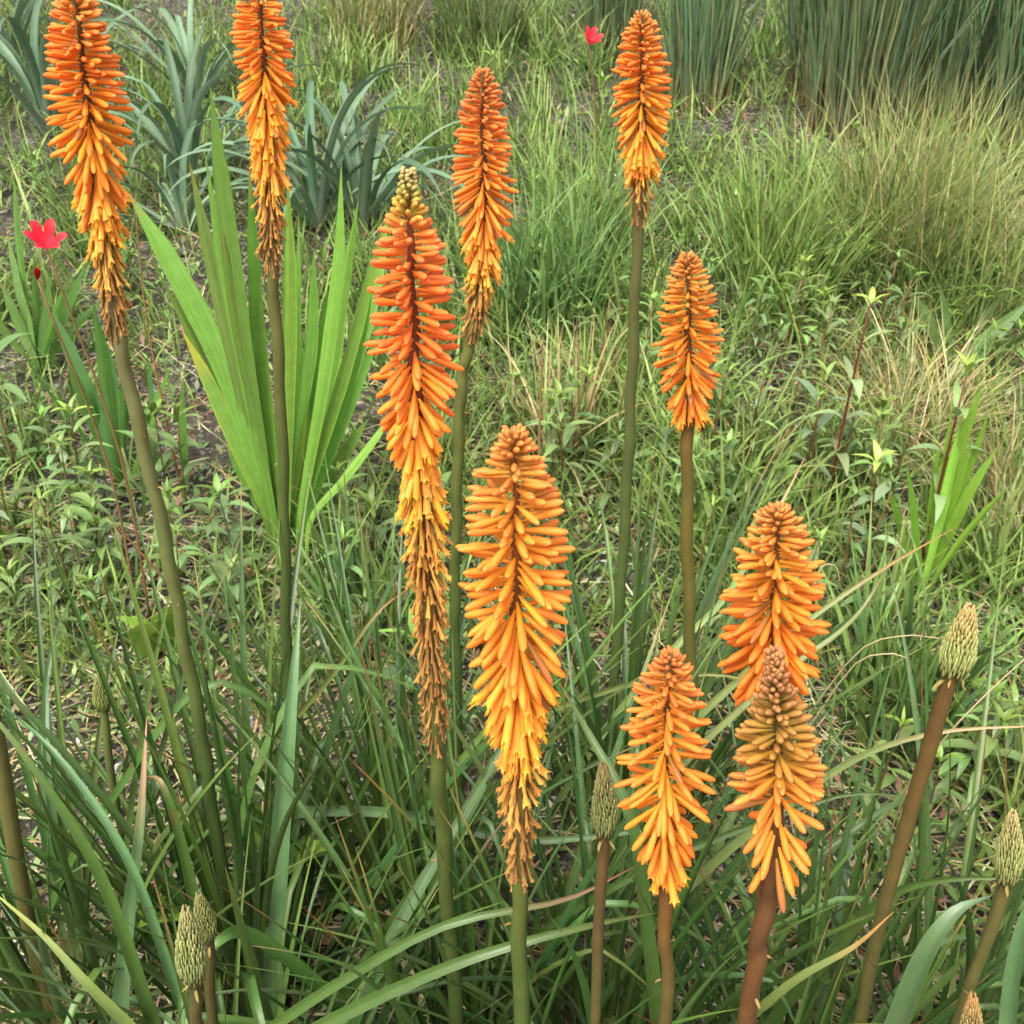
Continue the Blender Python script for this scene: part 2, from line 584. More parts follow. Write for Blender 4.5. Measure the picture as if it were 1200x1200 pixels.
def spike(label, axis, Y, v_top, v_live, v_with, half, n_live, n_with, ramp, stem_cols, stem_r, group=None, ground_v=None,
          theta=None, length=None, n_bract=5, open_from=0.8, sparse_low=1.0, wither_r=0.36, name='torch_lily_spike', seed=1, lean_y=0.0, gap_low=0.0):
    """one flower spike: axis = photograph pixels from tip to where the stem sinks into the leaves, all at horizontal distance Y"""
    r = random.Random(seed)
    pts = [P(u, v, Y + lean_y * (v - v_top) / 1000) for u, v in axis]
    vv = [v for _, v in axis]
    # carry the stem on to the ground
    last, prev = pts[-1], pts[-2]
    d = (last - prev).normalized()
    d = (d + Vector((0, 0, -1.2))).normalized()
    g = last.copy()
    while g.z > float(gz(g.x, g.y)) + 0.0 and g.z > -0.2:
        g = g + d * 0.02
    pts.append(g - Vector((0, 0, .01)))
    vv.append(vv[-1] + 400)
    root = thing(name, label, 'flower', (g.x, g.y, float(gz(g.x, g.y))), group)
    O = Vector(root.location)
    fine, fv = [], []
    sub = 8
    cc = catmull(pts, sub * (len(pts) - 1))
    for i, p in enumerate(cc):
        k = min(i // sub, len(pts) - 2)
        fv.append(vv[k] + (vv[k + 1] - vv[k]) * ((i - k * sub) / sub))
    def at(v):
        for i in range(len(fv) - 1):
            if v <= fv[i + 1] or i == len(fv) - 2:
                k = (v - fv[i]) / (fv[i + 1] - fv[i])
                p = cc[i].lerp(cc[i + 1], k)
                return p, (cc[i] - cc[i + 1]).normalized()
    dist = (at((v_top + v_live) / 2)[0] - Vector(Cv)).dot(Vector(Fv))
    ppx = dist / FPX                              # metres per photograph pixel at the head
    Rm = half * ppx * .92
    # stem
    mb = MB()
    rad, cl = [], []
    rs = stem_r * ppx * .86
    for i, v in enumerate(fv):
        t = (v - v_top) / max(1, (v_live - v_top))
        rr = rs * (0.22 + 0.6 * min(1, max(0, t) * 1.1)) if t < 1 else rs * (1 + 0.25 * min(1.0, (v - v_live) / 900))
        rad.append(rr * (1 + .035 * math.sin(i * 1.7 + seed) + .03 * math.sin(i * .6 + 2 * seed)))
        cl.append(tuple(x * y for x, y in zip(lerp_tab(stem_cols, v), (.52, .58, .48))))
    tube(mb, [p - O + Vector((.0011 * math.sin(i * .9 + seed), .0011 * math.cos(i * 1.1 + seed), 0)) for i, p in enumerate(cc)], rad, 12, cl)
    new('stem', mb.mesh('stem', M_STEM), root)
    th_tab = theta or [(0, 155), (.04, 128), (.12, 108), (.3, 97), (.5, 88), (.62, 72), (.74, 52), (.86, 33), (1, 20)]
    ln_tab = length or [(0, .16), (.05, .32), (.15, .6), (.33, .86), (.5, 1.0), (.65, 1.1), (.85, 1.15), (1, 1.0)]
    ga = 2.39996
    phi = r.uniform(0, 6.28)
    n_live = min(295, int(n_live * 1.38))
    for i in range(n_live):
        t = ((i + .5) / n_live) ** (1.22 * sparse_low)
        p, A = at(v_top + (v_live - v_top) * t)
        phi += ga + r.uniform(-.3, .3)
        if t > .2 and r.random() < (gap_low if t > .74 else .03): continue
        a1 = A.cross(Vector((0, 1, 0))).normalized()
        a2 = A.cross(a1)
        rd = a1 * math.cos(phi) + a2 * math.sin(phi)
        th = R(lerp_tab(th_tab, t) + r.gauss(0, 5 + 3 * t))
        D = rd * math.sin(th) - A * math.cos(th)
        L = Rm * 1.0 * lerp_tab(ln_tab, t) * r.uniform(.84, 1.1)
        kind = 'bud' if t < .12 else ('open' if t > open_from + r.uniform(-.05, .05) else 'closed')
        rw = Rm * lerp_tab([(0, .048), (.12, .061), (.3, .075), (1, .088)], t) * r.uniform(.92, 1.08)
        if kind == 'open': rw *= 1.12
        col = lerp_tab(ramp, t)
        col = (col[0] * .98, col[1] * lerp_tab([(0, 1.3), (.3, 1.5), (.6, 1.3), (.8, 1.05), (1, .84)], t), col[2] * lerp_tab([(0, 1.3), (.5, 1.35), (1, 1.3)], t))
        j = r.uniform(.94, 1.06)
        m = frame(p - O + rd * rs * .5, D, A, (L, rw, rw))
        if r.random() < .025 and t > .4: col = S(176, 112, 58)
        new('floret', r.choice(FL[kind]), root, m, color=[min(1, c * j) for c in col])
    for i in range(n_with):
        t = (i + .5) / n_with
        p, A = at(v_live + (v_with - v_live) * t)
        phi += ga + r.uniform(-.3, .3)
        a1 = A.cross(Vector((0, 1, 0))).normalized()
        a2 = A.cross(a1)
        rd = a1 * math.cos(phi) + a2 * math.sin(phi)
        th = R(lerp_tab([(0, 25), (.25, 22), (.7, 16), (1, 9)], t) + r.gauss(0, 8))
        D = (rd * math.sin(th) - A * math.cos(th) + a1 * r.gauss(0, .06)).normalized()
        L = Rm * .92 * lerp_tab([(0, .98), (.3, .74), (.8, .58), (1, .46)], t) * r.uniform(.7, 1.2)
        rw = Rm * lerp_tab([(0, .088), (.25, .068), (1, .056)], t) * r.uniform(.7, 1.3)
        kind = 'open' if t < .12 else 'wither'
        col = lerp_tab([(0, ramp[-1][1]), (.14, tuple(srgb(226, 154, 64))), (.36, tuple(srgb(200, 142, 70))), (.7, tuple(srgb(168, 122, 66))), (1, tuple(srgb(156, 114, 68)))], min(1, max(0, t + r.gauss(0, .08))))
        m = frame(p - O + rd * rs * .98, D, A, (L, rw, rw))
        o = new('withered_floret' if kind == 'wither' else 'floret', r.choice(FL[kind]), root, m, color=col)
    v0 = max(v_live, v_with) + 30
    v1 = min(vv[-2], 1200)
    for i in range(n_bract):
        v = v0 + (v1 - v0) * (i + r.uniform(.1, .9)) / max(1, n_bract)
        p, A = at(v)
        a1 = A.cross(Vector((0, 1, 0))).normalized(); a2 = A.cross(a1)
        ph = r.choice([0, math.pi]) + r.uniform(-.7, .7) + (math.pi / 2 if r.random() < .3 else 0)
        rd = a1 * math.cos(ph) + a2 * math.sin(ph)
        D = rd * r.uniform(.5, 1) + A * r.uniform(-.5, .8)
        L = rs * r.uniform(.7, 1.5)
        new('bract', r.choice(BRACT), root, frame(p - O + rd * rs * .85, D, A, (L, L, L)))
    return root


S = lambda *c: tuple(srgb(*c))
OR = [(0, S(200, 120, 62)), (.1, S(226, 122, 58)), (.3, S(240, 112, 44)), (.5, S(244, 118, 38)), (.7, S(246, 140, 38)), (.85, S(248, 154, 44)), (1, S(245, 156, 50))]
RED = [(0, S(196, 150, 104)), (.08, S(176, 140, 70)), (.15, S(208, 142, 58)), (.2, S(238, 116, 56)), (.4, S(243, 106, 46)), (.62, S(244, 112, 42)), (.78, S(246, 132, 38)), (.9, S(248, 156, 44)), (1, S(246, 162, 50))]
YOUNG = [(0, S(206, 116, 60)), (.2, S(228, 122, 52)), (.45, S(240, 124, 44)), (.7, S(244, 124, 38)), (.9, S(246, 144, 40)), (1, S(248, 158, 42))]
TIPGREEN = [(0, S(188, 112, 70)), (.2, S(172, 104, 60)), (.38, S(176, 112, 52)), (.55, S(210, 124, 50)), (.68, S(236, 128, 48)), (.8, S(243, 132, 44)), (1, S(247, 154, 44))]
SG = S(112, 118, 58)       # olive stem
SGD = S(84, 104, 46)
SBR = S(140, 92, 40)       # brown young stem
RACH = S(136, 78, 36)

spike('tall orange torch lily leaning outward, frayed base, beside red cup flower', [(86, -22), (100, 100), (112, 200), (130, 330), (140, 400), (165, 510), (195, 640), (217, 760), (240, 880), (252, 970)], .86,
      -22, 240, 392, 47, 215, 125, OR, [(-20, RACH), (240, RACH), (380, S(138, 128, 84)), (700, S(122, 126, 70)), (900, SGD)], 10.5, n_bract=9, seed=11,
      theta=[(0, 150), (.05, 120), (.15, 103), (.35, 96), (.5, 86), (.6, 68), (.7, 50), (.82, 30), (1, 17)])
spike('orange torch lily with long brown skirt rising before the broad pleated leaves', [(302, -48), (308, 60), (313, 150), (317, 250), (320, 330), (328, 450), (333, 600), (336, 750), (342, 900)], 1.08,
      -48, 182, 318, 38, 200, 125, OR, [(-40, RACH), (190, RACH), (330, S(128, 118, 66)), (600, S(100, 112, 52)), (800, SGD)], 8.8, n_bract=10, seed=12,
      theta=[(0, 150), (.05, 120), (.15, 103), (.35, 94), (.48, 78), (.58, 58), (.7, 38), (.82, 24), (1, 15)], open_from=.62)
spike('slim orange torch lily on a stem crooked just below its brown skirt', [(566, 84), (566, 180), (567, 260), (563, 335), (553, 388), (542, 440), (538, 500), (535, 600), (533, 700), (535, 800)], 1.11,
      84, 292, 392, 37, 205, 115, [(0, S(206, 110, 62)), (.3, S(240, 110, 50)), (.6, S(245, 122, 42)), (.8, S(247, 142, 42)), (1, S(246, 162, 52))],
      [(80, RACH), (300, RACH), (400, S(126, 120, 58)), (800, SGD)], 8.5, n_bract=3, seed=13,
      theta=[(0, 150), (.05, 120), (.15, 103), (.4, 95), (.58, 76), (.7, 54), (.82, 34), (1, 17)])
spike('red orange torch lily with green bud tip and longest shaggy brown skirt', [(478, 200), (481, 300), (485, 400), (488, 500), (495, 600), (501, 700), (508, 800), (512, 880), (520, 1000), (535, 1200)], .68,
      200, 530, 868, 60, 185, 270, RED, [(200, S(150, 120, 60)), (270, S(160, 74, 38)), (540, S(150, 74, 36)), (800, S(124, 108, 48)), (900, S(98, 106, 46)), (1200, S(78, 96, 40))], 13, n_bract=6, seed=14,
      theta=[(0, 165), (.08, 140), (.15, 118), (.22, 100), (.4, 93), (.58, 88), (.7, 68), (.82, 46), (.92, 26), (1, 17)],
      length=[(0, .08), (.06, .14), (.13, .26), (.19, .44), (.3, .68), (.45, .84), (.65, .96), (.85, 1.0), (1, .85)], open_from=.88)
spike('largest orange torch lily with plump florets and frayed yellow skirt', [(603, 508), (603, 600), (605, 700), (607, 800), (608, 900), (608, 1040), (610, 1200)], .52,
      508, 838, 1028, 70, 185, 100, YOUNG[:3] + [(.7, S(245, 134, 38)), (.85, S(248, 156, 42)), (1, S(247, 162, 48))], [(500, S(170, 88, 40)), (850, S(150, 78, 36)), (1040, S(110, 112, 50)), (1200, S(92, 106, 44))], 13, n_bract=4, seed=15,
      theta=[(0, 150), (.05, 122), (.12, 104), (.35, 95), (.52, 86), (.63, 66), (.74, 46), (.86, 28), (1, 15)])
spike('distant orange torch lily on the tallest slender stem amid grass', [(752, 17), (752, 100), (752, 180), (748, 260), (742, 400), (737, 520), (730, 650), (722, 770)], 1.22,
      17, 182, 260, 35, 190, 40, OR, [(0, RACH), (185, RACH), (280, S(116, 108, 62)), (700, S(96, 112, 56))], 8.2, n_bract=4, seed=16)
spike('short orange torch lily without brown skirt on smooth brownish stem', [(806, 300), (807, 400), (806, 480), (805, 560), (807, 700), (812, 830), (815, 960)], 1.0,
      300, 470, 470, 38, 165, 0, YOUNG, [(300, RACH), (470, RACH), (560, S(130, 108, 50)), (900, S(104, 102, 46))], 9.0, n_bract=1, seed=17, open_from=.9,
      theta=[(0, 150), (.06, 122), (.15, 108), (.4, 98), (.6, 84), (.75, 60), (.88, 36), (1, 16)])
spike('broad orange torch lily standing directly behind the one with olive tip', [(911, 598), (907, 700), (904, 790), (905, 900), (901, 1010), (887, 1110), (874, 1205)], .57,
      598, 800, 800, 60, 175, 0, YOUNG, [(598, RACH), (1000, S(140, 92, 42))], 11, n_bract=1, seed=18, open_from=2,
      theta=[(0, 150), (.06, 122), (.15, 108), (.4, 98), (.6, 86), (.75, 66), (.88, 46), (1, 24)])
spike('orange torch lily with glossy wet florets, yellow lowest ring and brown stem', [(786, 768), (781, 850), (779, 950), (779, 1080), (779, 1210)], .52,
      768, 1012, 1012, 57, 150, 0, [(0, S(214, 112, 58)), (.3, S(240, 118, 48)), (.6, S(244, 126, 42)), (.8, S(246, 142, 42)), (1, S(248, 162, 48))], [(768, RACH), (1010, RACH), (1090, S(132, 88, 42)), (1200, S(112, 92, 44))], 10.5, n_bract=3, seed=19, open_from=.9,
      theta=[(0, 150), (.06, 122), (.15, 104), (.35, 96), (.5, 80), (.64, 56), (.8, 34), (1, 13)])
spike('half open torch lily with olive brown bud tip and spreading lower florets', [(907, 766), (911, 850), (912, 930), (906, 1020), (890, 1100), (874, 1210)], .48,
      766, 1000, 1000, 62, 208, 0, TIPGREEN, [(766, S(120, 100, 50)), (900, S(120, 84, 44)), (1010, S(118, 76, 40)), (1200, S(132, 84, 44))], 14, n_bract=4, seed=20, open_from=2,
      theta=[(0, 168), (.15, 150), (.35, 118), (.55, 98), (.7, 86), (.8, 66), (.9, 50), (1, 30)],
      length=[(0, .15), (.12, .26), (.25, .42), (.4, .68), (.55, .86), (.7, .95), (.85, 1.05), (1, 1.18)], sparse_low=1.0, gap_low=.55)


# ------------------------------------------------------------------ unopened spikes
def bud_spike(label, axis, Y, v_top, v_base, half, stem_r, stem_cols, n_flap=4, seed=1, tipc=S(196, 158, 104), midc=S(172, 174, 104)):
    r = random.Random(seed)
    pts = [P(u, v, Y) for u, v in axis]
    last, prev = pts[-1], pts[-2]
    d = ((last - prev).normalized() + Vector((0, 0, -1.2))).normalized()
    g = last.copy()
    while g.z > float(gz(g.x, g.y)):
        g = g + d * .02
    pts.append(g - Vector((0, 0, .01)))
    root = thing('torch_lily_bud', label, 'flower bud', (g.x, g.y, float(gz(g.x, g.y))))
    O = Vector(root.location)
    ppx = (pts[0] - Vector(Cv)).dot(Vector(Fv)) / FPX
    vv = [v for _, v in axis] + [axis[-1][1] + 400]
    cc = catmull(pts, 8 * (len(pts) - 1))
    fv = [vv[min(i // 8, len(vv) - 2)] + (vv[min(i // 8, len(vv) - 2) + 1] - vv[min(i // 8, len(vv) - 2)]) * (i / 8 - min(i // 8, len(vv) - 2)) for i in range(len(cc))]
    def at(v):
        for i in range(len(fv) - 1):
            if v <= fv[i + 1] or i == len(fv) - 2:
                return cc[i].lerp(cc[i + 1], (v - fv[i]) / (fv[i + 1] - fv[i])), (cc[i] - cc[i + 1]).normalized()
    mb = MB()
    rs = stem_r * ppx
    tube(mb, [p - O for p in cc], [rs * (.4 if v < v_base - 5 else 1.0) for v in fv], 10, [tuple(x * .58 for x in lerp_tab(stem_cols, v)) for v in fv])
    new('stem', mb.mesh('stem', M_STEM), root)
    # the bud: overlapping scales round a core, too small to pick apart
    mb = MB()
    Rm = half * ppx * 1.05
    N = 210
    Lax = (at(v_top)[0] - at(v_base)[0]).length
    for i in range(N):
        t = (i + .5) / N
        p, A = at(v_top + (v_base - v_top) * (.03 + .97 * t))
        prof = lerp_tab([(0, .1), (.12, .34), (.35, .64), (.6, .88), (.82, 1), (1, .72)], t)
        a1 = A.cross(Vector((0, 1, 0))).normalized(); a2 = A.cross(a1)
        ph = i * 2.39996
        rd = a1 * math.cos(ph) + a2 * math.sin(ph)
        sd = a2 * math.cos(ph) - a1 * math.sin(ph)
        c = lerp_tab([(0, tipc), (.3, tuple((a + b) / 2 for a, b in zip(tipc, midc))), (.6, midc), (1, tuple(x * .9 for x in midc))], t)
        k = r.uniform(.86, 1.14)
        dk = tuple(x * k * .8 for x in c); lt = tuple(x * k * .92 for x in c)
        Ls = Lax * .32 * r.uniform(.75, 1.2) * (.5 + .55 * t)
        ws = Rm * .10 * r.uniform(.7, 1.2)
        b0 = p - O + rd * Rm * prof * .80 - A * Ls * .4
        tipp = p - O + rd * Rm * (prof * 1.0 + .05 * r.random()) + A * Ls * .6 + sd * ws * r.uniform(-.6, .6)
        m1 = b0.lerp(tipp, .45) + rd * Rm * .07
        m2 = b0.lerp(tipp, .8) + rd * Rm * .05
        vs_, cs_ = [b0], [dk]
        for mm_, rr_, c_ in ((m1, ws, lt), (m2, ws * .75, tuple(x * 1.1 for x in lt))):
            for q in range(5):
                g_ = q * 2 * math.pi / 5
                vs_.append(mm_ + (sd * math.cos(g_) + rd * math.sin(g_)) * rr_)
                cs_.append(c_)
        vs_.append(tipp); cs_.append(tuple(x * .85 for x in lt))
        fs_ = []
        for q in range(5):
            z_ = (q + 1) % 5
            fs_ += [(0, 1 + z_, 1 + q), (1 + q, 1 + z_, 6 + z_, 6 + q), (6 + q, 6 + z_, 11)]
        mb.add(vs_, fs_, cs_)
    core, cr, ccl = [], [], []
    for i in range(11):
        t = i / 10
        core.append(at(v_top + (v_base - v_top) * (.04 + .96 * t))[0] - O)
        cr.append(Rm * .84 * lerp_tab([(0, .1), (.12, .34), (.35, .64), (.6, .88), (.82, 1), (1, .5)], t))
        ccl.append(tuple(x * .8 for x in midc))
    tube(mb, core, cr, 10, ccl)
    b = new('flower_bud', mb.mesh('flower_bud', M_WEED), root)
    b['kind'] = 'stuff'
    for i in range(n_flap):
        p, A = at(v_base + r.uniform(-8, 12))
        a1 = A.cross(Vector((0, 1, 0))).normalized(); a2 = A.cross(a1)
        ph = i * 2 * math.pi / n_flap + r.uniform(-.5, .5)
        rd = a1 * math.cos(ph) + a2 * math.sin(ph)
        L = Rm * r.uniform(.6, 1.2)
        new('bract', r.choice(BRACT), root, frame(p - O + rd * rs * .9, rd * .5 - A * r.uniform(.2, .9), A, (L, L * .8, L * .8)), color=(.9, 1.2, .95))
    return root


BST = [(700, S(120, 84, 42)), (900, S(124, 96, 44)), (1100, S(110, 104, 50))]
bud_spike('plump green bud tilting on a thick brown stem above pale arching straw', [(1137, 711), (1120, 775), (1108, 810), (1085, 890), (1050, 1010), (1020, 1130), (1005, 1210)], .62, 711, 788, 19, 10.5, BST, 5, 31)
bud_spike('pale green bud on short brown stem near a broad folded leaf', [(1187, 953), (1181, 1020), (1165, 1080), (1138, 1150), (1118, 1210)], .55, 953, 1030, 15, 8, BST, 4, 32, tipc=S(190, 168, 112))
bud_spike('low rounded bud tip tinged orange beside the short budded stem', [(1140, 1168), (1137, 1240), (1132, 1300)], .5, 1168, 1245, 15, 8, BST, 3, 33, tipc=S(214, 160, 96))
bud_spike('small narrow grey green bud standing between two orange torch lilies', [(707, 896), (709, 960), (707, 1000), (701, 1090), (697, 1210)], .56, 896, 975, 15, 7.5, [(890, S(104, 70, 42)), (1000, S(112, 84, 44)), (1200, S(104, 96, 46))], 5, 34, tipc=S(160, 144, 88), midc=S(154, 158, 94))
bud_spike('pale pointed bud with flaking papery bracts deep among strap leaves', [(218, 1066), (226, 1140), (230, 1170), (236, 1240)], .56, 1066, 1146, 17, 8, [(1000, S(100, 90, 44))], 6, 35, tipc=S(186, 178, 112), midc=S(176, 186, 112))
bud_spike('small blunt pale bud half hidden behind the flaking pointed bud', [(233, 1048), (242, 1092), (246, 1120), (250, 1200)], .63, 1048, 1098, 12, 7, [(1000, S(100, 90, 44))], 3, 36, tipc=S(178, 176, 104), midc=S(172, 178, 104))
bud_spike('tiny drooping pale bud by the base of the outward leaning spike', [(117, 788), (120, 822), (124, 850), (134, 930)], .98, 788, 830, 10, 5, [(780, S(120, 128, 66))], 2, 37, tipc=S(176, 184, 106), midc=S(168, 184, 100))
bud_spike('stout olive stalk rising at the edge of the strap leaves', [(-72, 470), (-62, 560), (-40, 700), (-5, 860), (22, 1020), (45, 1130)], .8, 470, 560, 20, 12, [(600, S(128, 104, 52)), (900, S(116, 112, 54))], 4, 38)

# ------------------------------------------------------------------ strap leaves of the torch lilies
def strap_variants():
    out = []
    r = random.Random(5)
    for i in range(24):
        mb = MB()
        e0 = R(r.uniform(62, 86))
        bend = R(r.uniform(4, 50)) if i % 5 else R(r.uniform(80, 130))
        kink = r.uniform(.5, .8) if i % 5 == 0 else None
        pts, p = [], Vector((0, 0, 0))
        n = 12
        yb = r.uniform(-.25, .25)
        for k in range(n + 1):
            s = k / n
            pts.append(p.copy())
            e = e0 - bend * s ** 1.5 - (R(70) if kink and s > kink else 0)
            p = p + Vector((math.cos(e), yb * s * .6, math.sin(e))) / n
        c = r.choice([srgb(70, 98, 44), srgb(80, 108, 50), srgb(62, 90, 44), srgb(90, 114, 56), srgb(76, 102, 58)])
        tipc = r.choice([srgb(150, 104, 60), srgb(170, 140, 90), srgb(110, 130, 60), srgb(140, 80, 50), srgb(96, 122, 58)])
        ribbon(mb, pts, 0.0185, Vector((0, 1, 0)), keel=.55, K=16, nc=5, col=c, tip=tipc, tip_from=r.uniform(.78, .95), twist=r.uniform(-.9, .9),
               prof=lambda s: (1.05 - .35 * s) * (1 - max(0, (s - .35) / .65) ** 2.0 * .95), base=srgb(150, 160, 100))
        out.append(mb.mesh('strap_leaf', M_STRAP))
    return out


STRAPS = strap_variants()


def strap_clump(label, x, y, n, lmin, lmax, seed, spread=.09, amin=0, amax=360, lift=0.0):
    r = random.Random(seed)
    loc = on_ground(x, y)
    root = thing('torch_lily_leaf_clump', label, 'leaves', loc)
    for i in range(n):
        a_ = R(r.uniform(amin, amax))
        d = r.uniform(.1, 1) * spread
        p = Vector((math.cos(a_) * d, math.sin(a_) * d, -.005))
        L = r.uniform(lmin, lmax)
        tilt = r.uniform(-.25, .16) + lift
        m = Matrix.Translation(p) @ Matrix.Rotation(a_ + r.uniform(-.4, .4), 4, 'Z') @ Matrix.Rotation(tilt, 4, 'Y') @ Matrix.Diagonal((L, L * r.uniform(.75, 1.1), L, 1))
        k = r.uniform(.85, 1.15)
        new('leaf', r.choice(STRAPS), root, m, color=(k * r.uniform(.9, 1.15), k, k * r.uniform(.8, 1.1)))
    return root


strap_clump('dense strap leaf clump round the stems of the outward leaning spike', -.34, .88, 88, .5, .78, 41)
strap_clump('strap leaf clump below the spike with the pleated leaves behind', -.16, 1.05, 66, .45, .7, 42)
strap_clump('dark strap leaf clump below the longest brown skirt', -.05, .76, 84, .45, .68, 43)
strap_clump('crowded strap leaf clump between the largest spike and the small grey bud', .12, .80, 88, .45, .7, 44)
strap_clump('strap leaf clump below the tallest slender stem', .17, 1.16, 80, .45, .68, 45)
strap_clump('strap leaf clump under the half open spike', .33, .72, 74, .45, .66, 46)
strap_clump('loose strap leaf clump beneath the tilting green bud', .55, .80, 66, .45, .7, 47)
strap_clump('strap leaf clump at the edge with pale buds in it', -.30, .60, 62, .4, .6, 48)
strap_clump('strap leaf clump by the stout olive stalk', -.58, .86, 62, .45, .72, 49)

# single leaves one can follow in the photograph: (pixels from base to tip with horizontal distances, width in pixels)
LG, LBG, LY = S(80, 110, 50), S(92, 122, 76), S(112, 124, 64)
hero = [
    ([(318, 1190, .82), (326, 1000, .86), (338, 850, .90), (352, 700, .98)], 30, LBG, S(110, 136, 90)),
    ([(180, 1200, .70), (120, 1030, .72), (40, 900, .74), (-40, 800, .76)], 20, LG, S(120, 140, 80)),
    ([(205, 1160, .72), (150, 1010, .74), (70, 890, .78), (-10, 815, .84)], 16, LBG, LG),
    ([(150, 1200, .60), (100, 1150, .60), (50, 1095, .62), (-20, 1035, .64)], 16, LY, S(150, 150, 80)),
    ([(140, 1200, .70), (150, 1080, .74), (165, 960, .78), (172, 840, .85)], 24, LBG, S(170, 120, 80)),
    ([(240, 1120, .80), (215, 1000, .82), (190, 920, .84), (166, 910, .86)], 18, LG, S(190, 130, 90)),
    ([(400, 1180, .74), (300, 1100, .70), (250, 1110, .66), (195, 1230, .62)], 22, LG, S(90, 110, 50)),
    ([(430, 1130, .80), (520, 1000, .82), (575, 900, .88), (610, 840, .92)], 26, LG, LBG),
    ([(410, 1200, .72), (470, 1080, .76), (540, 960, .82), (590, 880, .86)], 24, LBG, LG),
    ([(400, 1150, .60), (520, 1085, .60), (660, 1055, .62), (745, 1015, .64)], 16, LG, S(150, 80, 60)),
    ([(440, 1170, .58), (560, 1120, .58), (690, 1085, .60), (770, 1070, .64)], 20, LG, S(112, 124, 60)),
    ([(500, 960, .9), (610, 985, .86), (740, 975, .84), (830, 960, .84)], 16, LBG, LG),
    ([(760, 1100, .72), (740, 960, .74), (690, 860, .8), (655, 800, .86)], 22, LG, S(90, 110, 54)),
    ([(860, 1210, .60), (930, 1150, .58), (1000, 1110, .58), (1048, 1068, .58)], 14, LY, S(190, 130, 80)),
    ([(1050, 1210, .56), (1085, 1120, .56), (1120, 1070, .57), (1162, 1050, .58)], 34, LBG, S(120, 146, 110)),
    ([(980, 1110, .7), (1040, 1050, .68), (1110, 1030, .66), (1210, 1030, .64)], 18, LG, S(84, 104, 48)),
    ([(790, 760, 1.1), (850, 700, 1.12), (910, 600, 1.15), (944, 534, 1.2)], 12, S(128, 144, 84), S(170, 110, 80)),
    ([(840, 820, 1.0), (930, 740, 1.02), (1030, 670, 1.05), (1120, 618, 1.1)], 13, S(120, 134, 72), S(168, 124, 70)),
    ([(930, 780, 1.0), (985, 740, 1.02), (1020, 700, 1.05), (1058, 628, 1.08)], 10, S(128, 140, 78), S(150, 120, 70)),
    ([(900, 960, .78), (1000, 890, .76), (1100, 858, .74), (1230, 850, .72)], 14, S(124, 138, 80), S(200, 160, 120)),
    ([(820, 990, .8), (900, 960, .8), (1000, 930, .8), (1100, 940, .8)], 12, LG, LG),
    ([(1180, 1230, .56), (1190, 1130, .56), (1210, 1060, .56), (1260, 1010, .56)], 26, LBG, LBG),
    ([(650, 830, 1.05), (745, 800, 1.02), (830, 790, 1.0), (905, 802, 1.0)], 11, LY, S(150, 140, 80)),
    ([(420, 930, .98), (455, 850, .98), (410, 760, 1.0), (372, 660, 1.05)], 14, LG, LG),
    ([(330, 860, 1.0), (390, 790, 1.0), (440, 720, 1.02), (478, 690, 1.05)], 11, LY, S(170, 110, 60)),
    ([(130, 940, .95), (250, 800, .98), (390, 900, 1.0), (470, 960, 1.0)], 13, LG, LBG),
    ([(860, 920, .95), (905, 860, .95), (955, 850, .95), (985, 1000, .9)], 12, LBG, LG),
]
root = thing('torch_lily_leaf_clump', 'longest arching strap leaves crossing between the flower stems', 'leaves', on_ground(.1, .75))
O = Vector(root.location)
for i, (pp, wpx, c, tp) in enumerate(hero):
    pts = [P(*q) for q in pp]
    pts = to_ground(pts)
    ppx = sum((p - Vector(Cv)).length for p in pts) / len(pts) / FPX
    mb = MB()
    mid = pts[len(pts) // 2]
    view = (mid - Vector(Cv)).normalized()
    side = (pts[-1] - pts[0]).normalized().cross(view).normalized()
    ribbon(mb, [p - O for p in pts], wpx * ppx * .78, side, keel=.5, K=28, nc=5, col=c, tip=tp, tip_from=.8, twist=random.Random(i).uniform(-.5, .5),
           prof=lambda s: (1.0 - .2 * s) * (1 - max(0, (s - .45) / .55) ** 2.0 * .96))
    new('leaf', mb.mesh('long_leaf', M_STRAP), root)


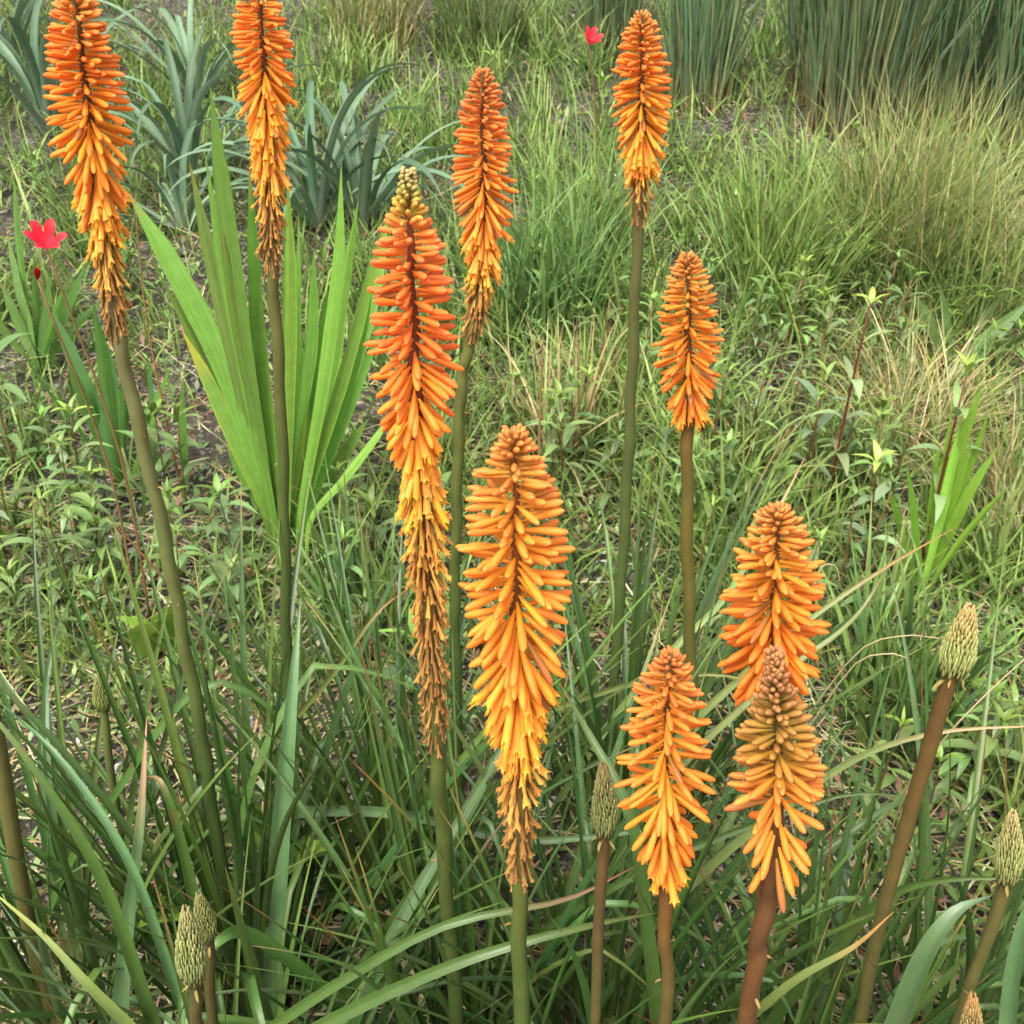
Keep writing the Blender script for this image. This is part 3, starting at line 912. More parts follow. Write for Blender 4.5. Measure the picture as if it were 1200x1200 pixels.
# ------------------------------------------------------------------ pleated sword leaves
def fan_clump(name, label, cat_, leaves, base_uv, colors, seed, yellow=(), depth=.06, nc=9, extra=0, wk=1.0, dY=0.0):
    r = random.Random(seed)
    b = G1(*base_uv)
    root = thing(name, label, cat_, b)
    for i, (pp, wpx) in enumerate(leaves):
        Yl = b.y + dY + r.uniform(-depth, depth)
        lean = r.uniform(-.05, .10)
        pts = [P(u, v, Yl + lean * (1 - k / (len(pp) - 1))) for k, (u, v) in enumerate(pp)][::-1]
        foot = Vector((b.x + (pts[0].x - b.x) * .8, pts[0].y, 0))
        foot.z = float(gz(foot.x, foot.y)) - .01
        if pts[0].z > foot.z + .02: pts = [foot] + pts
        ppx = (pts[-1] - Vector(Cv)).length / FPX
        mb = MB()
        side = Vector((1, r.uniform(-.5, .5), 0)).normalized()
        c = r.choice(colors)
        if nc == 9: c = tuple(x * (.8 if pp[0][0] < 330 else 1.2) * (.9 + .25 * r.random()) for x in c)  # light painted into the big fan: right-hand leaves tinted brighter, left-hand ones darker
        e = S(196, 180, 60) if i in yellow else None
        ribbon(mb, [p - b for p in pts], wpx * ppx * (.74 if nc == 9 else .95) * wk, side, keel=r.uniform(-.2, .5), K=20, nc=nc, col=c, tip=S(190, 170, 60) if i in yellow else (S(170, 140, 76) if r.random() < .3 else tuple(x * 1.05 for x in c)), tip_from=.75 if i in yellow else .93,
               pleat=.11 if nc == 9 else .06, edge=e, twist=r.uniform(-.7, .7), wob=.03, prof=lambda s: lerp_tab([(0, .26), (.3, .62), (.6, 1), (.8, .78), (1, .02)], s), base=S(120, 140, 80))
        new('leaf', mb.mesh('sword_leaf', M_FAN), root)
    return root


FG = [S(120, 160, 62), S(108, 150, 58), S(134, 174, 70), S(126, 164, 74)]
fan_clump('sword_leaf_plant', 'tall fan of broad pleated bright green leaves behind the brown skirted spike', 'plant', [
    ([(246, 100), (262, 230), (285, 400), (318, 600)], 32), ([(222, 190), (245, 300), (275, 430), (312, 600)], 27),
    ([(150, 226), (200, 310), (255, 420), (305, 570)], 40), ([(214, 388), (245, 450), (275, 520), (310, 600)], 24),
    ([(240, 178), (262, 320), (290, 460), (320, 610)], 24), ([(455, 250), (430, 360), (400, 470), (362, 600)], 34),
    ([(400, 190), (395, 310), (378, 450), (352, 610)], 26), ([(420, 235), (400, 350), (380, 470), (350, 610)], 26),
    ([(432, 490), (405, 530), (385, 565), (358, 615)], 22), ([(292, 190), (298, 320), (306, 460), (328, 610)], 24),
    ([(337, 208), (340, 330), (338, 470), (335, 620)], 24), ([(368, 290), (365, 400), (352, 500), (340, 620)], 22),
    ([(432, 395), (412, 450), (388, 520), (356, 615)], 26), ([(260, 270), (275, 370), (298, 480), (325, 615)], 22),
    ([(385, 330), (372, 430), (358, 520), (345, 620)], 26), ([(305, 330), (308, 430), (318, 530), (332, 620)], 26),
    ([(200, 330), (235, 420), (275, 510), (318, 615)], 20), ([(352, 380), (350, 470), (345, 540), (338, 625)], 20),
    ([(410, 330), (392, 430), (370, 530), (348, 620)], 20), ([(440, 300), (420, 400), (392, 500), (356, 615)], 24), ([(470, 470), (435, 520), (400, 565), (362, 615)], 16), ([(448, 270), (418, 390), (385, 500), (352, 610)], 22), ([(280, 420), (292, 490), (308, 560), (326, 625)], 18),
    ([(172, 290), (222, 390), (268, 490), (316, 610)], 14), ([(462, 330), (432, 420), (398, 510), (356, 620)], 14), ([(350, 250), (349, 380), (345, 500), (338, 630)], 12),
    ([(265, 520), (285, 560), (305, 595), (325, 640)], 16), ([(395, 560), (378, 585), (360, 610), (342, 645)], 16), ([(318, 480), (322, 530), (328, 580), (334, 640)], 20), ([(362, 470), (356, 530), (348, 580), (340, 640)], 20),
], (330, 650), FG, 51, yellow=(3,), dY=.02, depth=.12)
fan_clump('sword_leaf_plant', 'small bright yellow green fan of narrow sword leaves near the dry tuft', 'plant', [
    ([(1152, 448), (1128, 520), (1105, 600), (1085, 680)], 13), ([(1130, 478), (1115, 550), (1100, 620), (1082, 690)], 12), ([(1172, 520), (1140, 570), (1110, 630), (1086, 690)], 13),
    ([(1038, 560), (1055, 610), (1068, 650), (1078, 690)], 11), ([(1100, 515), (1095, 570), (1088, 630), (1080, 690)], 12), ([(1188, 566), (1150, 605), (1115, 650), (1088, 695)], 12),
    ([(1062, 540), (1070, 590), (1075, 640), (1080, 690)], 11), ([(1140, 510), (1122, 570), (1102, 630), (1084, 695)], 11), ([(1115, 480), (1106, 550), (1094, 620), (1082, 690)], 11),
    ([(1050, 600), (1060, 640), (1070, 670), (1078, 700)], 10), ([(1160, 480), (1135, 550), (1108, 620), (1085, 695)], 10), ([(1128, 600), (1110, 640), (1096, 670), (1084, 700)], 10),
], (1080, 705), [S(128, 172, 56), S(140, 182, 66), S(116, 162, 54)], 52, nc=5)
fan_clump('sword_leaf_plant', 'clump of upright mid green leaves behind the outward leaning stem', 'plant', [
    ([(60, 360), (85, 420), (110, 480), (135, 560)], 22), ([(108, 350), (120, 420), (130, 490), (140, 560)], 18), ([(20, 400), (50, 450), (90, 500), (130, 560)], 18),
    ([(172, 410), (178, 470), (182, 530), (186, 600)], 9), ([(212, 440), (214, 490), (216, 540), (216, 580)], 10), ([(150, 400), (148, 450), (146, 500), (142, 570)], 14),
    ([(78, 420), (98, 470), (118, 520), (136, 570)], 16), ([(200, 430), (180, 480), (165, 530), (148, 580)], 14), ([(125, 400), (130, 450), (136, 510), (140, 575)], 16),
], (142, 575), [S(92, 134, 62), S(104, 146, 60), S(84, 126, 64)], 53, nc=5)
fan_clump('sword_leaf_plant', 'low clump of grassy green leaves under the open red cup flower', 'plant', [
    ([(16, 205), (20, 270), (28, 340), (40, 420)], 9), ([(40, 300), (42, 340), (44, 380), (46, 425)], 10), ([(100, 310), (85, 345), (68, 385), (50, 425)], 12), ([(0, 330), (14, 360), (28, 395), (42, 425)], 11),
    ([(78, 330), (68, 360), (58, 395), (48, 430)], 11), ([(8, 270), (18, 320), (30, 375), (44, 425)], 9), ([(58, 320), (54, 360), (50, 395), (46, 430)], 10), ([(120, 350), (95, 375), (70, 405), (50, 430)], 10),
    ([(-20, 350), (0, 380), (20, 405), (40, 430)], 12), ([(28, 345), (34, 375), (38, 405), (44, 430)], 9),
], (46, 432), [S(100, 142, 62), S(112, 150, 70), S(92, 132, 58)], 54, nc=5)
fan_clump('sword_leaf_plant', 'arching dull green leaves at the edge beyond the dry tuft', 'plant', [
    ([(1210, 350), (1170, 385), (1140, 415), (1120, 440)], 22), ([(1240, 380), (1190, 400), (1150, 425), (1122, 442)], 20), ([(1065, 340), (1085, 370), (1100, 405), (1116, 438)], 14),
    ([(1180, 340), (1155, 370), (1135, 405), (1118, 438)], 14), ([(1100, 330), (1108, 365), (1112, 400), (1118, 438)], 12),
], (1120, 444), [S(120, 150, 84), S(104, 138, 72)], 55, nc=5)


# ------------------------------------------------------------------ glaucous rosettes
def rosette_leaf(seed):
    r = random.Random(seed)
    mb = MB()
    e0 = R(r.uniform(42, 84)); bend = R(r.uniform(40, 150))
    pts, p, n = [], Vector((0, 0, 0)), 12
    for k in range(n + 1):
        s = k / n
        pts.append(p.copy())
        e = e0 - bend * s ** 1.8
        p = p + Vector((math.cos(e), .12 * s * r.uniform(-1, 1), math.sin(e))) / n
    c = r.choice([S(100, 128, 96), S(114, 140, 108), S(88, 116, 86), S(108, 134, 92)])
    ribbon(mb, pts, .050, Vector((0, 1, 0)), keel=.55, K=14, nc=5, col=c, tip=S(176, 130, 110) if seed % 4 == 0 else c, tip_from=.93, twist=r.uniform(-.7, .7),
           prof=lambda s: (1.0 - .25 * s) * (1 - max(0, (s - .4) / .6) ** 2.2 * .97), base=S(150, 160, 140))
    return mb.mesh('glaucous_leaf', M_GLAUC)


ROS = [rosette_leaf(i) for i in range(12)]


def rosette(label, u, v, n, L, seed, flat=0.0):
    r = random.Random(seed)
    b = G1(u, v)
    root = thing('glaucous_rosette_plant', label, 'plant', b)
    for i in range(n):
        a_ = i * 2.39996 + r.uniform(-.3, .3)
        l = L * r.uniform(.75, 1.15)
        m = Matrix.Translation(Vector((math.cos(a_) * .02, math.sin(a_) * .02, .02 * r.random()))) @ Matrix.Rotation(a_, 4, 'Z') @ Matrix.Rotation(flat + r.uniform(-.35, .25), 4, 'Y') @ Matrix.Diagonal((l, l, l, 1))
        new('leaf', r.choice(ROS), root, m)
    return root


rosette('upright blue green rosette behind the pleated leaf fan', 372, 268, 20, .52, 61)
rosette('blue green rosette with leaves splayed toward the slim crooked spike', 425, 268, 20, .5, 62, .15)
rosette('blue green rosette between the two tall leaning spikes', 225, 222, 20, .5, 63, .05)
rosette('small blue green rosette low in front of the arching one', 215, 272, 14, .38, 64, .25)
rosette('blue green rosette at the back beside the tall frayed spike', 60, 160, 20, .54, 65, .05)
rosette('blue green rosette on the far bank above the other rosettes', 230, 120, 18, .48, 66)
rosette('far corner blue green rosette', 10, 80, 18, .54, 67)


# ------------------------------------------------------------------ tufts
def tuft(name, label, cat_, u, v, n, lmin, lmax, wid, spread, lean, bend, cols, tips, seed, az=None, group=None, mat=None, K=5, foot=None):
    b = G1(u, v)
    nn = n
    a_ = U_(0, 2 * math.pi, nn) if az is None else rng.normal(az[0], az[1], nn)
    rr = np.sqrt(U_(0, 1, nn)) * spread
    a0 = U_(0, 2 * math.pi, nn)
    base = np.stack([rr * np.cos(a0), rr * np.sin(a0), np.zeros(nn)], -1)
    base[:, 2] = gz(base[:, 0] + b.x, base[:, 1] + b.y) - b.z - .005
    a_ = np.where(rng.random(nn) < .5, a_, np.where(rng.random(nn) < .5, a0, U_(0, 2 * math.pi, nn)))
    V, Q, C, Uu = blades(base, a_, U_(lmin, lmax, nn), U_(.6, 1.3, nn) * wid, np.abs(rng.normal(lean[0], lean[1], nn)), rng.normal(bend[0], bend[1], nn),
                         pick(cols, nn, .3), pick(tips, nn, .3), K=K, twist=U_(-1.2, 1.2, nn))
    if foot is not None:
        k = np.clip(1 - Uu[:, 1:2] * 4, 0, 1)
        C = C * (1 - k) + np.array(foot)[None] * k
    o = new(name, mesh_np(name, V, Q, C, Uu, mat or M_GRASS), loc=b)
    tag(o, label, cat_, group)
    return o


REEDT = [srgb(92, 122, 88), srgb(110, 136, 96), srgb(128, 140, 90)]
for (u, v, n, h, lab) in [(1000, 150, 620, .95, 'tall dark green reed tuft next to the bare straw patch'), (1100, 135, 560, .95, 'tall dark reed tuft between two others on the bank'), (1205, 165, 600, .95, 'tall dark reed tuft behind the arching grass mound'),
                          (955, 115, 260, .8, 'slender reed tuft at the edge of the dark reeds'), (818, 125, 240, .7, 'pale thin reed tuft beside the distant torch lily'), (1060, 60, 400, .9, 'reed tuft rising behind the middle dark reeds'), (715, 60, 220, .6, 'short reed tuft near the small far red flower')]:
    tuft('reed_tuft', lab, 'reeds', u, v, n, h * .55, h * 1.1, .007, (.15 if n > 300 else .10), (.10, .14), (.08, .2), REED, REEDT, 0, foot=srgb(150, 130, 92))
tuft('grass_tuft', 'large mound of fine arching green grass in front of the reeds', 'grass tuft', 1050, 318, 900, .3, .55, .0045, .16, (.4, .36), (.6, .6), OLIVE + GREEN + STRAW[:1], [srgb(150, 164, 92), srgb(178, 172, 112)], 0, az=(.3, 1.2))
tuft('grass_tuft', 'fine green grass mound blending into the dry tuft', 'grass tuft', 1130, 360, 600, .28, .5, .0045, .15, (.45, .36), (.7, .6), OLIVE + GREEN + STRAW[:1], [srgb(170, 170, 104), srgb(190, 180, 124)], 0, az=(.1, 1.2))
tuft('grass_tuft', 'bright green leafy grass tuft behind the short smooth stemmed spike', 'grass tuft', 905, 345, 420, .22, .42, .007, .15, (.3, .22), (.5, .4), GREEN, [srgb(140, 170, 84)], 0)
tuft('grass_tuft', 'mid green grass tuft behind the slim crooked spike', 'grass tuft', 640, 375, 380, .2, .42, .007, .14, (.25, .2), (.5, .4), [srgb(84, 122, 62), srgb(96, 136, 70), srgb(108, 142, 76)], [srgb(130, 160, 88)], 0)
tuft('dry_grass_tuft', 'straw coloured dry tuft above the largest orange spike', 'dry grass', 655, 535, 120, .16, .34, .006, .06, (.3, .25), (.6, .6), STRAW[:2] + OLIVE, STRAW, 0, mat=M_STRAW)
tuft('dry_grass_tuft', 'pale wiry mound of dry and green grass near the bright fan', 'dry grass', 1060, 520, 520, .18, .36, .003, .12, (.5, .3), (.9, .5), STRAW + OLIVE + OLIVE, STRAW, 0, mat=M_STRAW)
tuft('grass_tuft', 'grass tuft between the slim spike and the distant spike', 'grass tuft', 690, 300, 260, .18, .36, .006, .12, (.28, .2), (.5, .4), GREEN, [srgb(140, 168, 90)], 0)
tuft('grass_tuft', 'olive grass tuft on the bank above the slim spike', 'grass tuft', 560, 60, 300, .25, .5, .006, .15, (.2, .2), (.4, .4), [srgb(92, 118, 66), srgb(106, 128, 74)], [srgb(140, 152, 96)], 0)
tuft('grass_tuft', 'yellowing grass tuft in the far corner behind the rosettes', 'grass tuft', 440, 60, 300, .22, .45, .006, .16, (.3, .2), (.5, .4), OLIVE + STRAW[:1], STRAW + OLIVE, 0)
tuft('grass_tuft', 'narrow bladed green tuft at the feet of the red stemmed weeds', 'grass tuft', 850, 650, 150, .16, .3, .008, .10, (.35, .25), (.5, .4), GREEN, [srgb(150, 166, 90)], 0)
tuft('grass_tuft', 'sparse tuft with brown seed stalks at the edge beyond the bright fan', 'grass tuft', 1195, 640, 160, .15, .35, .005, .1, (.3, .25), (.4, .4), OLIVE + STRAW, STRAW, 0)
tuft('grass_tuft', 'mid green blades standing behind the tilting green bud', 'grass tuft', 1050, 850, 150, .18, .34, .010, .10, (.25, .2), (.4, .4), DEEP + GREEN, GREEN, 0)
tuft('grass_tuft', 'fresh blades between the two spikes with brown skirts', 'grass tuft', 425, 760, 90, .16, .32, .009, .08, (.3, .25), (.4, .4), DEEP + GREEN, GREEN, 0)

for (u0, v0, u1, v1, n, where) in [(540, 90, 800, 400, 12, 'between slim and distant spikes'), (800, 200, 1000, 420, 8, 'beside the short smooth stemmed spike'), (380, 0, 700, 120, 8, 'on the far bank below the red flower'), (560, 400, 800, 600, 7, 'round the straw coloured dry tuft'), (820, 420, 1010, 640, 7, 'among the red stemmed weeds'),
                                   (-40, 230, 130, 480, 6, 'below the red cup flower'), (1000, 560, 1220, 760, 7, 'around the bright narrow fan'), (380, 560, 520, 760, 5, 'on soil behind the brown skirt'), (1060, 880, 1220, 1060, 5, 'near the bud on short brown stem'), (-60, -10, 400, 150, 16, 'among the blue green rosettes'), (380, 20, 640, 220, 12, 'beyond the slim crooked spike'), (760, 10, 1000, 120, 8, 'along the foot of the reeds')]:
    for k in range(n):
        tuft('grass_tuft', 'small loose tuft of broad blades ' + where, 'grass tuft', rng.uniform(u0, u1), rng.uniform(v0, v1), int(rng.integers(18, 46)), .10, .27, .0085, .06, (.35, .25), (.6, .45),
             GREEN + [srgb(118, 150, 76), srgb(134, 160, 80)], [srgb(150, 172, 92), srgb(168, 170, 104)], 0, group='small grass tufts ' + where, K=4)

# ------------------------------------------------------------------ leafy weeds
def lance_leaf(seed, L=1.0):
    r = random.Random(seed)
    wl = r.choice([.2, .24, .28, .34])
    mb = MB()
    d = r.uniform(.05, .45)
    ribbon(mb, [Vector((0, 0, 0)), Vector((.35, 0, .10)), Vector((.7, .04 * r.uniform(-1, 1), .10 - d * .3)), Vector((1, .08 * r.uniform(-1, 1), d * -.8 + .02))], wl, Vector((0, 1, 0)), keel=.28, K=7, nc=3,
           col=(1, 1, 1), tip=(1.05, 1.0, .9), tip_from=.8, prof=lambda s: lerp_tab([(0, .15), (.12, .5), (.35, 1), (.6, .82), (.85, .38), (1, .02)], s))
    return mb.mesh('lance_leaf', M_WEED)


LANCE = [lance_leaf(i) for i in range(14)]
_stems = {}


def weed_stem(key, col, h, r0):
    if key not in _stems:
        rr = random.Random(str(key))
        mb = MB()
        a_, b_ = rr.uniform(-.08, .08), rr.uniform(-.08, .08)
        pts = [Vector((a_ * (k / 5) ** 2, b_ * (k / 5) ** 2, k / 5)) for k in range(6)]
        tube(mb, pts, [r0 * (1 - .5 * k / 5) for k in range(6)], 5, [col] * 6)
        _stems[key] = (mb.mesh('weed_stem', M_WEED), a_, b_)
    return _stems[key]


def weed(u, v, h, nodes, leafL, col, top, stemc, label, group, seed, name='leafy_weed', low=None, whorl=2):
    r = random.Random(seed)
    b = G1(u, v) if not isinstance(u, Vector) else u
    root = thing(name, label, 'weed', b, group)
    me, a_, b_ = weed_stem((name, seed % 4), (1, 1, 1), 1, .012 if name == 'leafy_weed' else .0075)
    new('stem', me, root, Matrix.Diagonal((h, h, h, 1)), color=stemc)
    ph = r.uniform(0, 6.28)
    kp = r.uniform(.62, 1.1)
    kc = (kp * r.uniform(.9, 1.12), kp, kp * r.uniform(.7, 1.05))
    leafL *= r.uniform(.75, 1.15)
    mine = r.sample(LANCE, 3)
    for k in range(nodes):
        t = .12 + .88 * k / max(1, nodes - 1)
        p = Vector((a_ * t * t, b_ * t * t, t)) * h
        el = R(lerp_tab([(0, -5), (.6, 18), (.85, 32), (1, 50)], t) + r.uniform(-12, 12))
        L = leafL * lerp_tab([(0, .8), (.4, 1), (.8, 1), (1, .8)], t) * r.uniform(.85, 1.2)
        nw = whorl if t < .97 else 5
        if t >= .97: L *= .72
        for q in range(nw):
            az = ph + q * 2 * math.pi / nw + r.uniform(-.25, .25)
            el_ = el + (r.uniform(-.5, .3) if nw == 5 else 0)
            D = Vector((math.cos(az) * math.cos(el_), math.sin(az) * math.cos(el_), math.sin(el_)))
            c = lerp_tab([(0, low or col), (.35, col), (.75, col), (1, top)], t)
            kk = r.uniform(.8, 1.2)
            new('leaf', r.choice(mine), root, frame(p, D, Vector((0, 0, 1)), (L, L * .9, L)), color=[x * kk * y for x, y in zip(c, kc)])
        ph += 1.57 + r.uniform(-.2, .2)
    return root


WG = S(126, 156, 98); WT = S(128, 160, 74); WS = S(120, 104, 66); WRED = S(112, 48, 34)
seed = 100
def spread_weeds(rects, kind_, group, hr, nodes, lr, col, top, stemc, **kw):
    global seed
    for (u0, v0, u1, v1, n, where) in rects:
        label, grp = kind_ + ' ' + where, group + ' ' + where
        n = int(n * 1.3)
        pts = G(rng.uniform(u0, u1, n), rng.uniform(v0, v1, n))
        for p in pts:
            seed += 1
            r = random.Random(seed)
            weed(Vector(p), None, r.uniform(*hr), r.randint(*nodes), r.uniform(*lr), col, top, stemc, label, grp, seed, **kw)


spread_weeds([(-60, 560, 130, 760, 11, 'beside the stubby red stemmed weed'), (60, 560, 320, 760, 9, 'in front of the broad pleated fan'), (380, 620, 520, 800, 7, 'behind the longest brown skirt'), (1000, 800, 1240, 1000, 10, 'around the tilting bud')],
             'lance leaved grey green weed', 'grey green weeds', (.10, .22), (4, 6), (.05, .075), WG, WT, WS)
spread_weeds([(820, 380, 1040, 620, 20, 'around the tall red stemmed weed'), (600, 380, 760, 620, 14, 'near the straw coloured dry tuft'), (900, 560, 1060, 760, 9, 'above the broad orange spike'), (760, 560, 900, 700, 6, 'by the smooth brownish stem')],
             'slim weed with narrow paired leaves', 'slim weeds', (.12, .26), (5, 7), (.045, .065), WG, WT, S(128, 96, 62), low=S(140, 130, 104))
spread_weeds([(540, 100, 800, 380, 26, 'between slim spike and distant spike'), (780, 180, 1000, 380, 22, 'below the straw patch'), (1000, 330, 1220, 460, 10, 'at the foot of the fine grass mounds'), (380, 20, 560, 180, 10, 'near the yellowing tuft'), (-40, 190, 200, 400, 14, 'around the red cup flower'), (440, 330, 560, 520, 9, 'behind the red orange spike'), (820, 20, 960, 200, 8, 'in front of the reeds')],
             'small fresh green weed with leafy top', 'fresh green weeds', (.08, .2), (3, 5), (.045, .07), S(118, 150, 78), S(128, 160, 72), S(120, 130, 70))
for (u, v, h, n, lab) in [(968, 600, .44, 6, 'tall red stemmed weed with wide spaced paired leaves'), (812 + 260, 690, .42, 6, 'red stemmed weed in front of the bright narrow fan'), (938, 590, .27, 5, 'shorter red stemmed weed with a pinkish low leaf'),
                          (1008, 690, .26, 4, 'pale leaved weed between the red stemmed ones'), (18, 690, .22, 4, 'stubby weed with thick dark red stem')]:
    seed += 1
    weed(u, v, h, n, .075, S(138, 164, 128), S(160, 186, 96), WRED, lab, None, seed, name='red_stemmed_weed', low=S(150, 92, 92))
for (u, v, h, n, lab) in [(20, 560, .36, 7, 'tall leafy weed with broad lance leaves at the edge of the clump'), (500, 860, .2, 4, 'bright leafy weed peering out by the longest brown skirt'), (105, 610, .24, 6, 'bushy weed with grey leaves on the soil behind the leaning stem')]:
    seed += 1
    weed(u, v, h, n, .10, S(124, 156, 104), S(150, 188, 84), WS, lab, None, seed, name='leafy_weed')


# broad lime toothed leaves
def lime_leaf(seed):
    r = random.Random(seed)
    mb = MB()
    ribbon(mb, [Vector((0, 0, 0)), Vector((0, 0, .4)), Vector((.06, 0, .75)), Vector((.16, 0, 1))], .42, Vector((0, 1, 0)), keel=.2, K=12, nc=5, col=S(150, 184, 74), tip=S(150, 176, 70), tip_from=.8, wob=.12,
           prof=lambda s: (.55 + .45 * math.sin(math.pi * min(1, s * 1.1))) * (1 + .09 * math.sin(s * 40)) * (1 if s < .8 else max(.05, (1 - s) / .2)))
    return mb.mesh('lime_leaf', M_WEED)


for (u, v, ns, lab) in [(195, 770, 4, 'lime green weed with broad wavy leaves behind the leaning stem'), (250, 960, 3, 'lime green broad leaves tucked against the leaning stem base')]:
    b = G1(u, v)
    if ns == 3: b = on_ground(P(255, 900, 1.0).x, 1.0)
    root = thing('lime_leaf_weed', lab, 'weed', b)
    r = random.Random(u)
    for i in range(ns):
        L = r.uniform(.14, .2) if ns == 4 else r.uniform(.28, .33)
        new('leaf', lime_leaf(i + u), root, Matrix.Translation((r.uniform(-.03, .03), r.uniform(-.02, .02), 0)) @ Matrix.Rotation(R(-90) + r.uniform(-1.4, 1.4), 4, 'Z') @ Matrix.Rotation(r.uniform(-.1, .5), 4, 'Y') @ Matrix.Diagonal((L, L * .7, L, 1)))


# ------------------------------------------------------------------ red cup flowers
def petal_mesh():
    mb = MB()
    c = S(222, 44, 60)
    ribbon(mb, [Vector((0, 0, 0)), Vector((.25, 0, .35)), Vector((.42, 0, .75)), Vector((.62, 0, 1))], .46, Vector((0, 1, 0)), keel=.3, K=8, nc=5, col=c, tip=S(226, 60, 66), tip_from=.6,
           prof=lambda s: lerp_tab([(0, .2), (.3, .75), (.65, 1), (.88, .7), (1, .12)], s))
    return mb.mesh('petal', M_PETAL)


PET = petal_mesh()


def red_flower(label, u, v, Y, size, seed, n=6, close=0.0):
    r = random.Random(seed)
    top = P(u, v, Y)
    foot = on_ground(top.x + .02, top.y + .03)
    root = thing('red_cup_flower', label, 'flower', foot)
    mb = MB()
    pts = catmull([Vector((0, 0, 0)), Vector((.01, 0, (top - foot).z * .5)), top - foot], 10)
    tube(mb, pts, [.0028 * (1 - .4 * i / 10) for i in range(11)], 6, [S(120, 90, 56)] * 11)
    new('stem', mb.mesh('stem', M_STEM), root)
    for i in range(n):
        a_ = i * 2 * math.pi / n + r.uniform(-.15, .15) + .5
        m = Matrix.Translation(top - foot) @ Matrix.Rotation(R(22), 4, 'Y') @ Matrix.Rotation(R(28), 4, 'X') @ Matrix.Rotation(a_, 4, 'Z') @ Matrix.Rotation(-close, 4, 'Y') @ Matrix.Diagonal((size, size, size, 1))
        new('petal', PET, root, m, color=(.55, .5, .6) if close > .2 else None)


red_flower('open red cup flower beside the tall leaning torch lily', 54, 290, 1.55, .036, 1, close=-.2)
red_flower('closed dark red bud flower just below the open red cup', 44, 328, 1.53, .022, 2, n=5, close=.45)
red_flower('small far red flower above the slim torch lily', 690, 52, 3.0, .038, 3, close=-.15)


# ------------------------------------------------------------------ loose dry stalks and fallen straw one can follow
def stalk(label, pp, wpx, c, name='dry_stalk', tipc=None):
    pts = [P(*q) for q in pp]
    pts = to_ground(pts)
    O = pts[0].copy()
    mb = MB()
    ppx = (pts[-1] - Vector(Cv)).length / FPX
    cc = catmull([p - O for p in pts], 18)
    tube(mb, cc, [wpx * ppx / 2 * (1 - .7 * i / 18) for i in range(19)], 5, [tuple(a + (b - a) * i / 18 for a, b in zip(c, tipc or c)) for i in range(19)])
    o = new(name, mb.mesh(name, M_STRAW), loc=O)
    tag(o, label, 'stalk')


ST = S(196, 176, 130); SB = S(150, 110, 72)
stalk('brown dry stalk standing between the two tall leaning spikes', [(190, 470, 1.9), (176, 400, 1.9), (165, 320, 1.9), (158, 230, 1.9)], 4, SB)
stalk('thin brown upright stalk above the straw tuft', [(632, 520, 1.75), (633, 470, 1.75), (635, 430, 1.75), (636, 395, 1.75)], 5, SB)
stalk('pale bent straw arching by the tilting bud', [(960, 820, 1.0), (1010, 760, .95), (1060, 745, .92), (1100, 748, .9)], 4, ST)
stalk('second pale straw bowing beneath the bent one', [(950, 850, 1.0), (1000, 780, .95), (1040, 766, .92), (1065, 772, .92)], 4, ST)
stalk('long pale straw crossing behind the tilting bud stem', [(1075, 905, .95), (1120, 850, .9), (1170, 800, .9), (1215, 760, .9)], 4, ST)
stalk('pale thin straw curled near the broad orange spike', [(950, 700, 1.2), (962, 665, 1.2), (980, 664, 1.2), (985, 690, 1.2)], 3, ST)
stalk('thin straw hanging over the wiry mound', [(1090, 560, 1.9), (1070, 500, 1.85), (1085, 440, 1.85), (1110, 410, 1.85)], 3, ST)

# ------------------------------------------------------------------ ground cover nobody could count
def dens(u, v):
    """how much grass stands at a photograph pixel (bare soil by the fan, straw patch near the reeds)"""
    d = np.ones_like(u)
    def hole(cu, cv, ru, rv, k):
        return 1 - k * np.exp(-(((u - cu) / ru) ** 2 + ((v - cv) / rv) ** 2))
    d *= hole(250, 500, 170, 130, .9) * hole(190, 320, 90, 80, .7) * hole(440, 500, 80, 120, .8) * hole(890, 160, 60, 60, .6) * hole(120, 640, 200, 80, .75) * hole(880, 590, 70, 60, .5) * hole(420, 660, 120, 60, .7)
    d *= np.clip((900 - v) / 260, .08, 1)
    d *= np.clip(.55 + .55 * np.sin(u * .021 + 1.7 * np.sin(v * .017)) * np.sin(v * .026 + 1.3 * np.sin(u * .013)), .08, 1)
    return d


def dry(u, v):
    d = .25 + 0 * u
    for cu, cv, ru, rv in [(890, 150, 90, 70), (460, 40, 90, 60), (1100, 430, 120, 70), (680, 470, 70, 80), (1150, 260, 90, 60), (1000, 820, 120, 60), (560, 520, 70, 60)]:
        d = d + .75 * np.exp(-(((u - cu) / ru) ** 2 + ((v - cv) / rv) ** 2))
    return d


def sample(n, fn=None, v0=-60, v1=1260):
    u = rng.uniform(-260, 1460, n * 3); v = rng.uniform(v0, v1, n * 3)
    if fn is not None:
        k = rng.random(n * 3) < fn(u, v)
        u, v = u[k], v[k]
    u, v = u[:n], v[:n]
    return G(u, v), u, v


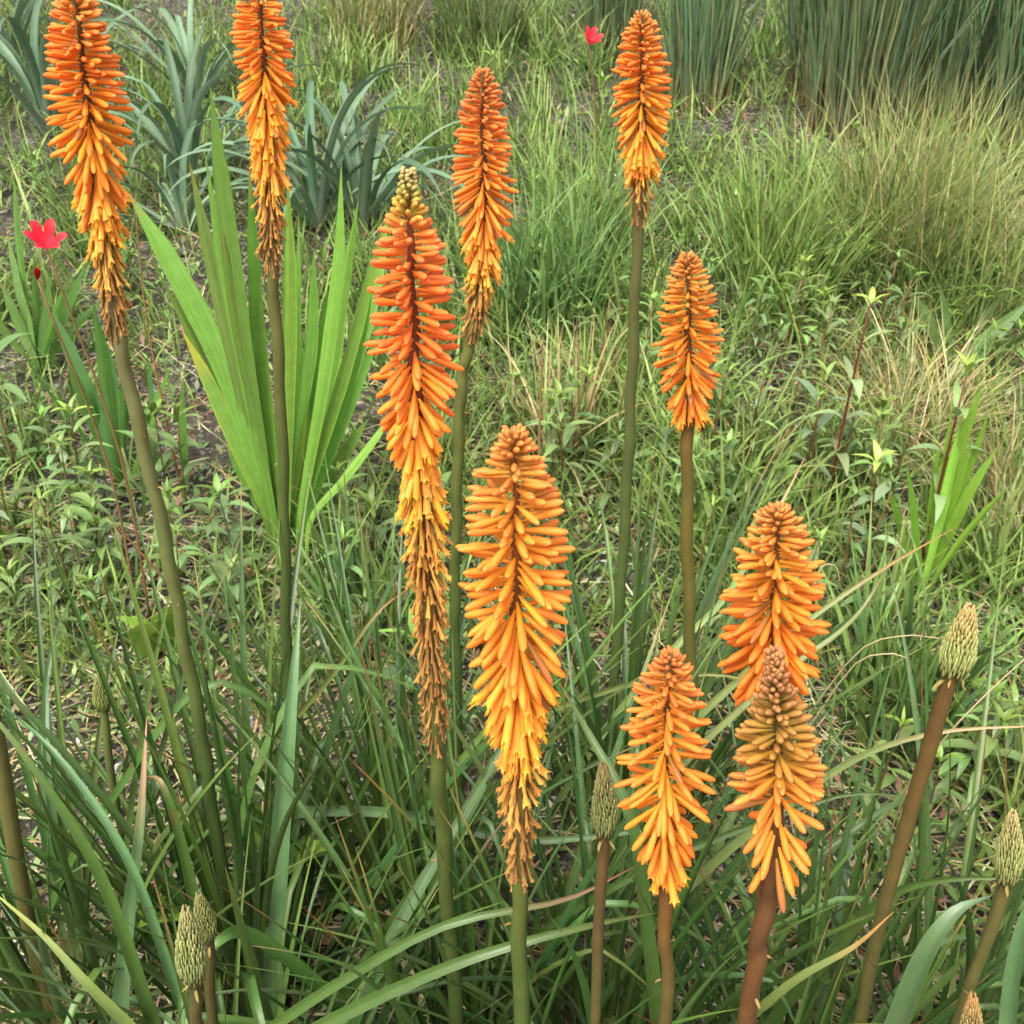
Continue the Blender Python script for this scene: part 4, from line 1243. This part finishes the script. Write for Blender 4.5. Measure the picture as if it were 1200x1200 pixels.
p, u, v = sample(23000, dens)
n = len(p)
far = np.clip((p[:, 1] - 1) / 4, 0, 1)
gcol = pick(GREEN + OLIVE + [srgb(146, 170, 84)], n, .22)
g1 = blades(p, U_(0, 6.28, n), U_(.05, .17, n) * (1 + .4 * far), U_(.003, .0085, n), np.abs(rng.normal(.35, .3, n)), rng.normal(.6, .5, n), gcol, gcol * 1.15, K=3, twist=U_(-1.5, 1.5, n))
p2, u, v = sample(7000, dry)
n = len(p2)
sc_ = pick(STRAW, n, .15)
p2[:, 2] += U_(.004, .02, n)
g2 = blades(p2, U_(0, 6.28, n), U_(.05, .2, n), U_(.002, .0045, n), U_(1.2, 1.62, n), rng.normal(0, .25, n), sc_, sc_, K=3)
grass = new('grass', mesh_np('grass', *cat([g1]), M_GRASS))
tag(grass, 'short mixed grass growing over the bank', 'grass', kind='stuff')
litter = new('straw_litter', mesh_np('straw_litter', *cat([g2]), M_STRAW))
tag(litter, 'fallen straw and dead blades on the soil', 'litter', kind='stuff')

# low creeping leaves
p, u, v = sample(26000, lambda a_, b_: np.where(b_ > 760, .18, .35) + .65 * dens(a_, b_))
n = len(p)
cc_ = pick([srgb(120, 140, 84), srgb(104, 132, 66), srgb(140, 156, 98), srgb(88, 108, 60), srgb(150, 140, 104), srgb(140, 96, 78)], n, .2)
p[:, 2] += U_(.0, .035, n)
g3 = blades(p, U_(0, 6.28, n), U_(.012, .04, n), U_(.006, .014, n), U_(.7, 1.5, n), rng.normal(.3, .4, n), cc_, cc_, K=2, wprof=np.array([.25, 1.0, .05]))
cover = new('creeping_leaves', mesh_np('creeping_leaves', *g3, M_WEED))
tag(cover, 'tiny creeping leaves and moss over the soil', 'ground cover', kind='stuff')

# gravel
p, u, v = sample(14000, v0=150)
n = len(p)
ico = np.array([(0, 0, 1), (.894, 0, .447), (.276, .851, .447), (-.724, .526, .447), (-.724, -.526, .447), (.276, -.851, .447), (0, 0, -.6)], float)
tri = np.array([(0, 1, 2), (0, 2, 3), (0, 3, 4), (0, 4, 5), (0, 5, 1), (6, 2, 1), (6, 3, 2), (6, 4, 3), (6, 5, 4), (6, 1, 5)])
sz = np.exp(rng.normal(math.log(.0032), .45, n)).clip(.0012, .014)
ang = U_(0, 6.28, n)
vx = ico[None] * (1 + .25 * rng.normal(0, 1, (n, 7, 1))) * sz[:, None, None] * np.stack([U_(.8, 1.5, n), U_(.7, 1.2, n), U_(.5, .9, n)], -1)[:, None]
ca, sa = np.cos(ang)[:, None], np.sin(ang)[:, None]
V = np.stack([vx[:, :, 0] * ca - vx[:, :, 1] * sa, vx[:, :, 0] * sa + vx[:, :, 1] * ca, vx[:, :, 2]], -1) + p[:, None]
V[:, :, 2] += sz[:, None] * .2
Q = (tri[None] + (np.arange(n) * 7)[:, None, None]).reshape(-1, 3)
pc = pick([srgb(150, 144, 134), srgb(190, 184, 174), srgb(120, 108, 96), srgb(216, 212, 204), srgb(96, 86, 78), srgb(160, 140, 124)], n, .15)
gr = new('gravel', mesh_np('gravel', V.reshape(-1, 3), Q, np.repeat(pc, 7, 0), np.zeros((n * 7, 2)), M_STONE, smooth=False))
tag(gr, 'pale grit and small stones scattered on the soil', 'gravel', kind='stuff')
